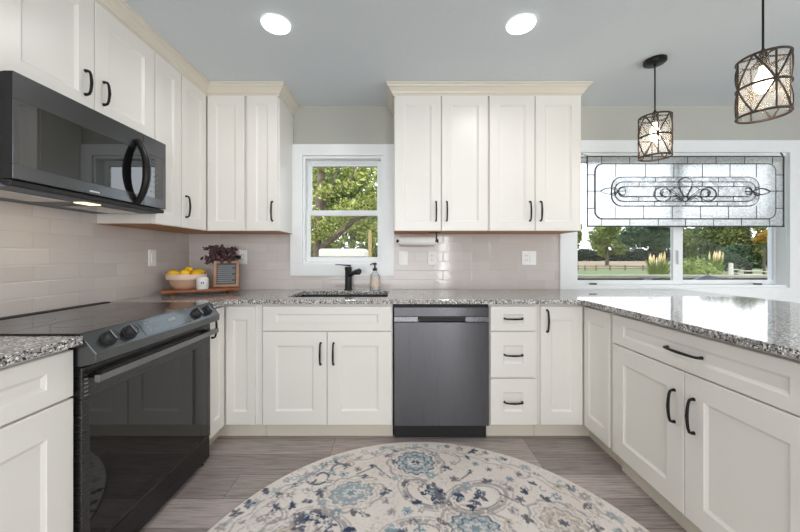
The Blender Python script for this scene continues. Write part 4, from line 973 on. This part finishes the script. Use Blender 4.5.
# ------------------------------------------------------------------ outdoors
GZ = -1.2
m = MB(); m.box(-120, 300, DW + 0.4, 330, GZ - 0.1, GZ); structure(m.build('lawn', 'lawn'))
m = MB(); m.box(-2.2, 7.0, DW + 0.16, 4.6, -0.12, -0.03); structure(m.build('floor_deck', 'deck_gray'))
def leaves(name, mat, parent, clumps, n, size, seed, flat=0.6, kind=True):
    """n small folded leaf blades in ellipsoid clumps (cx, cy, cz, rx, ry, rz)"""
    rng = np.random.default_rng(seed); K = np.array(clumps, float); vol = (K[:, 3] * K[:, 4] * K[:, 5]) ** 0.8; pick = rng.choice(len(K), n, p=vol / vol.sum())
    d = rng.normal(size=(n, 3)); d /= np.linalg.norm(d, axis=1)[:, None]; rad = rng.random(n) ** 0.42
    P = K[pick, :3] + d * K[pick, 3:6] * rad[:, None]
    a = rng.normal(size=(n, 3)); a[:, 2] = a[:, 2] * flat - 0.3; a /= np.linalg.norm(a, axis=1)[:, None]
    b = np.cross(a, rng.normal(size=(n, 3))); b /= np.linalg.norm(b, axis=1)[:, None]
    s_ = size * rng.uniform(.6, 1.4, n)[:, None]
    L = Vector(parent.location); P = P - np.array(L)
    V_ = np.stack([P - a * s_, P + b * s_ * .45, P + a * s_, P - b * s_ * .45], 1).reshape(-1, 3)
    me = bpy.data.meshes.new(name); me.from_pydata(V_.tolist(), [], np.arange(4 * n).reshape(n, 4).tolist()); me.materials.append(M[mat])
    o = bpy.data.objects.new(name, me); C.objects.link(o); o.parent = parent
    return o
def tree(name, label, cat, x, y, h, cr, ch, tr, mat, n, size, seed, group=None, crown_z=None, nc=14, bark='bark_dark'):
    t_ = thing(name, label, cat, (x, y, GZ), group); rng = random.Random(seed); cz = GZ + h - ch if crown_z is None else crown_z
    m = MB(); m.tube([(x, y, GZ - .05), (x + tr * .2, y, GZ + (cz - GZ) * .6), (x - tr * .2, y, cz + ch * .3)], [tr * 1.25, tr * .9, tr * .5], 10)
    for k in range(4):
        a = rng.uniform(0, 6.28); m.tube([(x, y, cz - ch * .35), (x + cr * .3 * math.cos(a), y + cr * .3 * math.sin(a), cz), (x + cr * .6 * math.cos(a), y + cr * .6 * math.sin(a), cz + ch * .3)], [tr * .5, tr * .35, tr * .12], 7)
    m.build('trunk', bark, t_, smooth=True)
    cl = []
    for k in range(nc):
        a = rng.uniform(0, 6.28); rr = rng.uniform(.15, .75) * cr; zz = rng.uniform(-.75, .7) * ch
        f_ = math.sqrt(max(.1, 1 - (zz / ch) ** 2)); s_ = rng.uniform(.28, .48)
        cl.append((x + rr * f_ * math.cos(a), y + rr * f_ * math.sin(a), cz + zz, cr * s_, cr * s_, ch * s_ * .8))
    leaves('foliage', mat, t_, cl, n, size, seed)
    return t_
pxw = lambda px, D: (px - 397) * D / F
pzw = lambda py, D: H + (257 - py) * D / F
GRP = 'trees beyond the wide window'
def pxtree(name, label, px, py, hw, hh, D, mat, n, size, seed, group=GRP, nc=16, tr=0.3):
    return tree(name, label, 'tree', pxw(px, D), D, 1, hw * D / F, hh * D / F, tr, mat, n, size, seed, group, pzw(py, D), nc)
pxtree('shade_tree', 'bright green lawn tree with a dark trunk seen through the sliding pane', 607, 238, 21, 20, 92, 'leaf_bright', 5200, 0.42, 1, tr=0.4)
pxtree('shade_tree', 'dark spreading tree behind the tall plumed grass', 650, 237, 27, 23, 78, 'leaf_dark', 6500, 0.40, 2, tr=0.4)
pxtree('woodland_tree', 'olive tree at the edge of the lawn beside the mullion', 692, 243, 13, 15, 52, 'leaf_olive', 3200, 0.24, 3)
pxtree('woodland_tree', 'dense dark green tree in the middle of the fixed pane', 716, 239, 23, 25, 45, 'leaf_mid', 5600, 0.22, 4)
pxtree('woodland_tree', 'large green tree above the white fence post', 748, 238, 22, 28, 38, 'leaf_olive', 5800, 0.20, 5)
pxtree('woodland_tree', 'olive green tree low behind the wire fence', 778, 244, 17, 24, 34, 'leaf_olive', 3800, 0.18, 6)
pxtree('woodland_tree', 'yellow and orange leaved tree by the window jamb', 764, 236, 10, 7, 31, 'leaf_autumn', 800, 0.15, 7, nc=7, tr=0.1)
pxtree('woodland_tree', 'shrubby dark tree low behind the small round bush', 736, 257, 28, 14, 36, 'leaf_dark', 4400, 0.18, 8, tr=0.15)
pxtree('shade_tree', 'pale green tree showing past the cabinet edge', 576, 236, 9, 16, 70, 'leaf_bright', 1800, 0.34, 9, tr=0.3)
D = 190; t_ = thing('distant_woods', 'hazy line of far woods at the end of the tan field', 'trees', (pxw(622, D), D, GZ)); t_['kind'] = 'stuff'
leaves('foliage', 'leaf_far', t_, [(pxw(556 + k * 6, D), D, GZ + 2.6 + (k % 3) * .6, 5, 3, 3.6) for k in range(28)], 11000, 0.95, 20)
def bush(name, label, cat, x, y, r, hz, mat, n, size, seed):
    t_ = thing(name, label, cat, (x, y, GZ)); leaves('foliage', mat, t_, [(x, y, GZ + hz * .55, r, r, hz * .55), (x + r * .4, y, GZ + hz * .4, r * .7, r * .6, hz * .4), (x - r * .5, y, GZ + hz * .4, r * .6, r * .6, hz * .4)], n, size, seed)
    m = MB(); m.tube([(x, y, GZ), (x, y, GZ + hz * .6)], [r * .08, r * .03], 6); m.build('stem', 'bark_dark', t_); return t_
bush('round_bush', 'small round green bush left of the white fence post', 'bush', pxw(706, 20), 20, 0.85, 1.75, 'leaf_bright', 1400, 0.11, 31)
bush('leafy_shrub', 'broad leafy shrub behind the small round bush', 'shrub', pxw(694, 27), 27, 1.3, 2.2, 'leaf_bright', 1400, 0.15, 32)
def plume_grass(label, x, y, h, r, seed, n=70):
    t_ = thing('ornamental_grass', label, 'ornamental grass', (x, y, GZ), 'plumed grasses in the yard'); rng = random.Random(seed); m = MB(); mp_ = MB()
    for k in range(n * 3):
        a = rng.uniform(0, 6.28); rr = r * rng.uniform(.2, 1); hh = h * rng.uniform(.5, .85); ex, ey = x + rr * math.cos(a), y + rr * math.sin(a)
        m.tube([(x + rr * .3 * math.cos(a), y + rr * .3 * math.sin(a), GZ), (x + rr * .6 * math.cos(a), y + rr * .6 * math.sin(a), GZ + hh * .7), (ex, ey, GZ + hh)], [.03, .026, .008], 4)
    for k in range(n // 5):
        a = rng.uniform(0, 6.28); rr = r * rng.uniform(.1, .75); hh = h * rng.uniform(.85, 1.05); ex, ey = x + rr * math.cos(a), y + rr * math.sin(a)
        mp_.tube([(ex, ey, GZ + hh * .7), (ex + .03, ey, GZ + hh * .84), (ex + .08, ey, GZ + hh)], [.02, .075, .015], 6)
    m.build('blades', 'leaf_bright', t_); mp_.build('plumes', 'plume', t_)
plume_grass('tall plumed grass clump beside the sliding pane mullion', pxw(658, 26), 26, 2.7, 1.0, 41)
plume_grass('plumed grass clump beyond the fixed pane', pxw(716, 30), 30, 3.0, 0.7, 42, 50)
# fences
t_ = thing('rail_fence', 'weathered low wooden rail fence across the far lawn', 'fence', (pxw(615, 58), 58, GZ))
fx_list = [578, 585, 596, 610, 625, 643, 662]
for px in fx_list:
    m = MB(); x = pxw(px, 58); m.box(x - .09, x + .09, 57.9, 58.1, GZ - .1, GZ + 0.95); m.build('post', 'fence_wood', t_)
for z in (0.35, 0.75):
    m = MB(); m.box(pxw(575, 58), pxw(666, 58), 57.86, 57.92, GZ + z - .06, GZ + z + .06); m.build('rail', 'fence_wood', t_)
t_ = thing('wire_fence', 'white post and sagging wire fence in front of the trees', 'fence', (pxw(731, 18), 18, GZ))
for px in (731, 800):
    m = MB(); x = pxw(px, 18); m.box(x - .07, x + .07, 17.93, 18.07, GZ - .1, pzw(263, 18)); m.build('post', 'post_white', t_, bevel=0.01)
xa, xb = pxw(731, 18), pxw(800, 18)
for z in (pzw(269.5, 18), pzw(273, 18)):
    m = MB(); m.tube([(xa + (xb - xa) * i / 10, 18, z - .10 * math.sin(math.pi * i / 10) + .03 * math.sin(i * 2.1)) for i in range(11)], 0.025, 5); m.build('wire', 'post_white', t_, smooth=True)
# deck railing outside the wide window
RY = 4.1
t_ = thing('deck_railing', 'grey deck railing with a beige cap just outside the wide window', 'railing', (3.4, RY, 0))
m = MB(); m.box(1.2, 6.4, RY - .06, RY + .06, 0.925, 0.958); m.build('rail_cap', 'deck_beige', t_, bevel=0.004)
m = MB(); m.box(1.2, 6.4, RY - .02, RY + .02, 0.845, 0.915); m.build('top_rail', 'deck_dark', t_)
m = MB(); m.box(1.2, 6.4, RY - .02, RY + .02, 0.05, 0.11); m.build('bottom_rail', 'deck_gray', t_)
for i in range(42):
    x = 1.26 + i * 0.125; m = MB(); m.box(x - .03, x + .03, RY - .018, RY + .018, 0.11, 0.845); m.build('baluster', 'deck_gray', t_)
for x in (1.2, 3.1, 5.0):
    m = MB(); m.box(x - .05, x + .05, RY - .05, RY + .05, -0.03, 0.925); m.build('post', 'deck_gray', t_)
# patio chair and side table on the deck
def pchair(cx_, cy_):
    t_ = thing('patio_chair', 'grey patio chair back peeking over the sill of the fixed pane', 'chair', (cx_, cy_, -0.03))
    m = MB(); m.prism([(cx_ - .24, 0.42), (cx_ - .24, 0.90), (cx_ - .13, 0.955), (cx_ - .02, 0.995), (cx_ + .08, 0.965), (cx_ + .24, 0.90), (cx_ + .24, 0.42)], 1, cy_ - .26, cy_ - .22); m.build('backrest', 'patio_gray', t_, bevel=0.008)
    m = MB(); m.box(cx_ - .25, cx_ + .25, cy_ - .24, cy_ + .24, 0.38, 0.43); m.build('seat', 'patio_gray', t_, bevel=0.01)
    for sx_ in (-.22, .22):
        for sy_ in (-.22, .22):
            m = MB(); m.box(cx_ + sx_ - .02, cx_ + sx_ + .02, cy_ + sy_ - .02, cy_ + sy_ + .02, -0.03, 0.38); m.build('leg', 'patio_gray', t_)
pchair(pxw(705, 3.55), 3.75)
tx, ty = pxw(628, 3.3), 3.35
t_ = thing('bar_table', 'small white round bar table outside the sliding pane', 'table', (tx, ty, -0.03))
m = MB(); m.lathe([(0.001, 0.905), (0.165, 0.905), (0.17, 0.912), (0.17, 0.925), (0.001, 0.93)], (tx, ty, 0), 32); m.build('tabletop', 'post_white', t_, smooth=True)
m = MB(); m.tube([(tx, ty, -0.02), (tx, ty, 0.905)], 0.025, 12); m.build('pedestal', 'post_white', t_, smooth=True)
m = MB(); m.lathe([(0.16, -0.03), (0.15, -0.01), (0.03, 0.01)], (tx, ty, 0), 28); m.build('base', 'post_white', t_, smooth=True)
# seen through the sink window
bx0, bx1, by = pxw(319, 4.3), pxw(366, 4.3), 4.3
t_ = thing('storage_cabinet', 'white lidded outdoor storage cabinet below the tree outside the sink window', 'storage cabinet', ((bx0 + bx1) / 2, by, -0.03))
m = MB(); m.box(bx0 + .01, bx1 - .01, by, by + .4, -0.03, 1.165); m.build('cabinet_body', 'storage_white', t_, bevel=0.008)
m = MB(); m.prism([(bx0, 1.185), (bx0, 1.27), (bx0 + .02, 1.29), (bx1 - .03, 1.29), (bx1, 1.255), (bx1, 1.185)], 1, by - .02, by + .42); m.build('lid', 'storage_white', t_, bevel=0.01)
m = MB(); m.box(bx0 + .004, bx1 - .004, by - .006, by + .406, 1.165, 1.185); m.build('seal_strip', 'storage_trim', t_)
t_ = thing('deck_fence', 'yellowish wooden post and rail just outside the sink window', 'fence', (-0.36, 4.15, -0.03))
m = MB(); x = pxw(370, 4.15); m.box(x - .022, x + .022, 4.13, 4.17, -0.03, pzw(231, 4.15)); m.build('post', 'wood_yellow', t_, bevel=0.004)
m = MB(); m.box(-1.6, 0.3, 4.16, 4.20, 1.055, 1.125); m.build('rail', 'wood_yellow', t_)
t_ = thing('leaning_tree', 'large leafy tree with a slanting limb outside the sink window', 'tree', (pxw(318, 6.6), 6.6, GZ))
x0 = pxw(318.5, 6.6)
m = MB(); m.tube([(x0, 6.6, GZ - .05), (x0 + .02, 6.6, 0.6), (x0 - .03, 6.6, 1.5), (x0 + .03, 6.6, 2.4), (x0 + .10, 6.6, 3.6)], [.12, .095, .085, .08, .06], 12)
m.tube([(x0 + .02, 6.6, pzw(249, 6.6)), (pxw(336, 6.5), 6.5, pzw(236, 6.5)), (pxw(352, 6.4), 6.4, pzw(222, 6.4)), (pxw(366, 6.3), 6.3, pzw(215, 6.3)), (pxw(385, 6.2), 6.2, pzw(209, 6.2))], [.06, .055, .05, .045, .03], 10)
for k, (a, b_) in enumerate(((330, 190), (322, 176), (350, 180))): m.tube([(x0 + .03, 6.6, pzw(215 - 8 * k, 6.6)), (pxw(a, 6.7), 6.75, pzw(b_, 6.7)), (pxw(a + 8, 6.8), 6.9, pzw(b_ - 25, 6.8))], [.04, .03, .012], 8)
m.build('trunk', 'bark', t_, smooth=True)
rng_ = random.Random(77); cl = []
for k in range(46):
    D = rng_.uniform(6.7, 8.2) if rng_.random() < .6 else rng_.uniform(5.9, 6.5); cl.append((pxw(rng_.uniform(300, 392), D), D, pzw(rng_.uniform(150, 240), D), .28, .26, .16))
leaves('foliage', 'leaf_fresh', t_, cl, 8500, 0.038, 50, 0.9)
tree('backyard_tree', 'shaded tree farther behind the slanting limb', 'tree', pxw(352, 12), 12, 5.6, 2.3, 2.0, 0.13, 'leaf_mid', 3600, 0.12, 51, None, pzw(225, 12))
tree('backyard_tree', 'bright yellow-green tree filling the top of the sink window', 'tree', pxw(330, 15), 15, 8.5, 3.2, 2.6, 0.2, 'leaf_fresh', 3800, 0.15, 52, None, pzw(190, 15))
bush('leafy_shrub', 'low dark shrub behind the white storage cabinet', 'shrub', pxw(345, 9.5), 9.5, 1.9, 3.6, 'leaf_olive', 7000, 0.085, 53)

for o in bpy.data.objects:
    if '_world' in o: del o['_world']
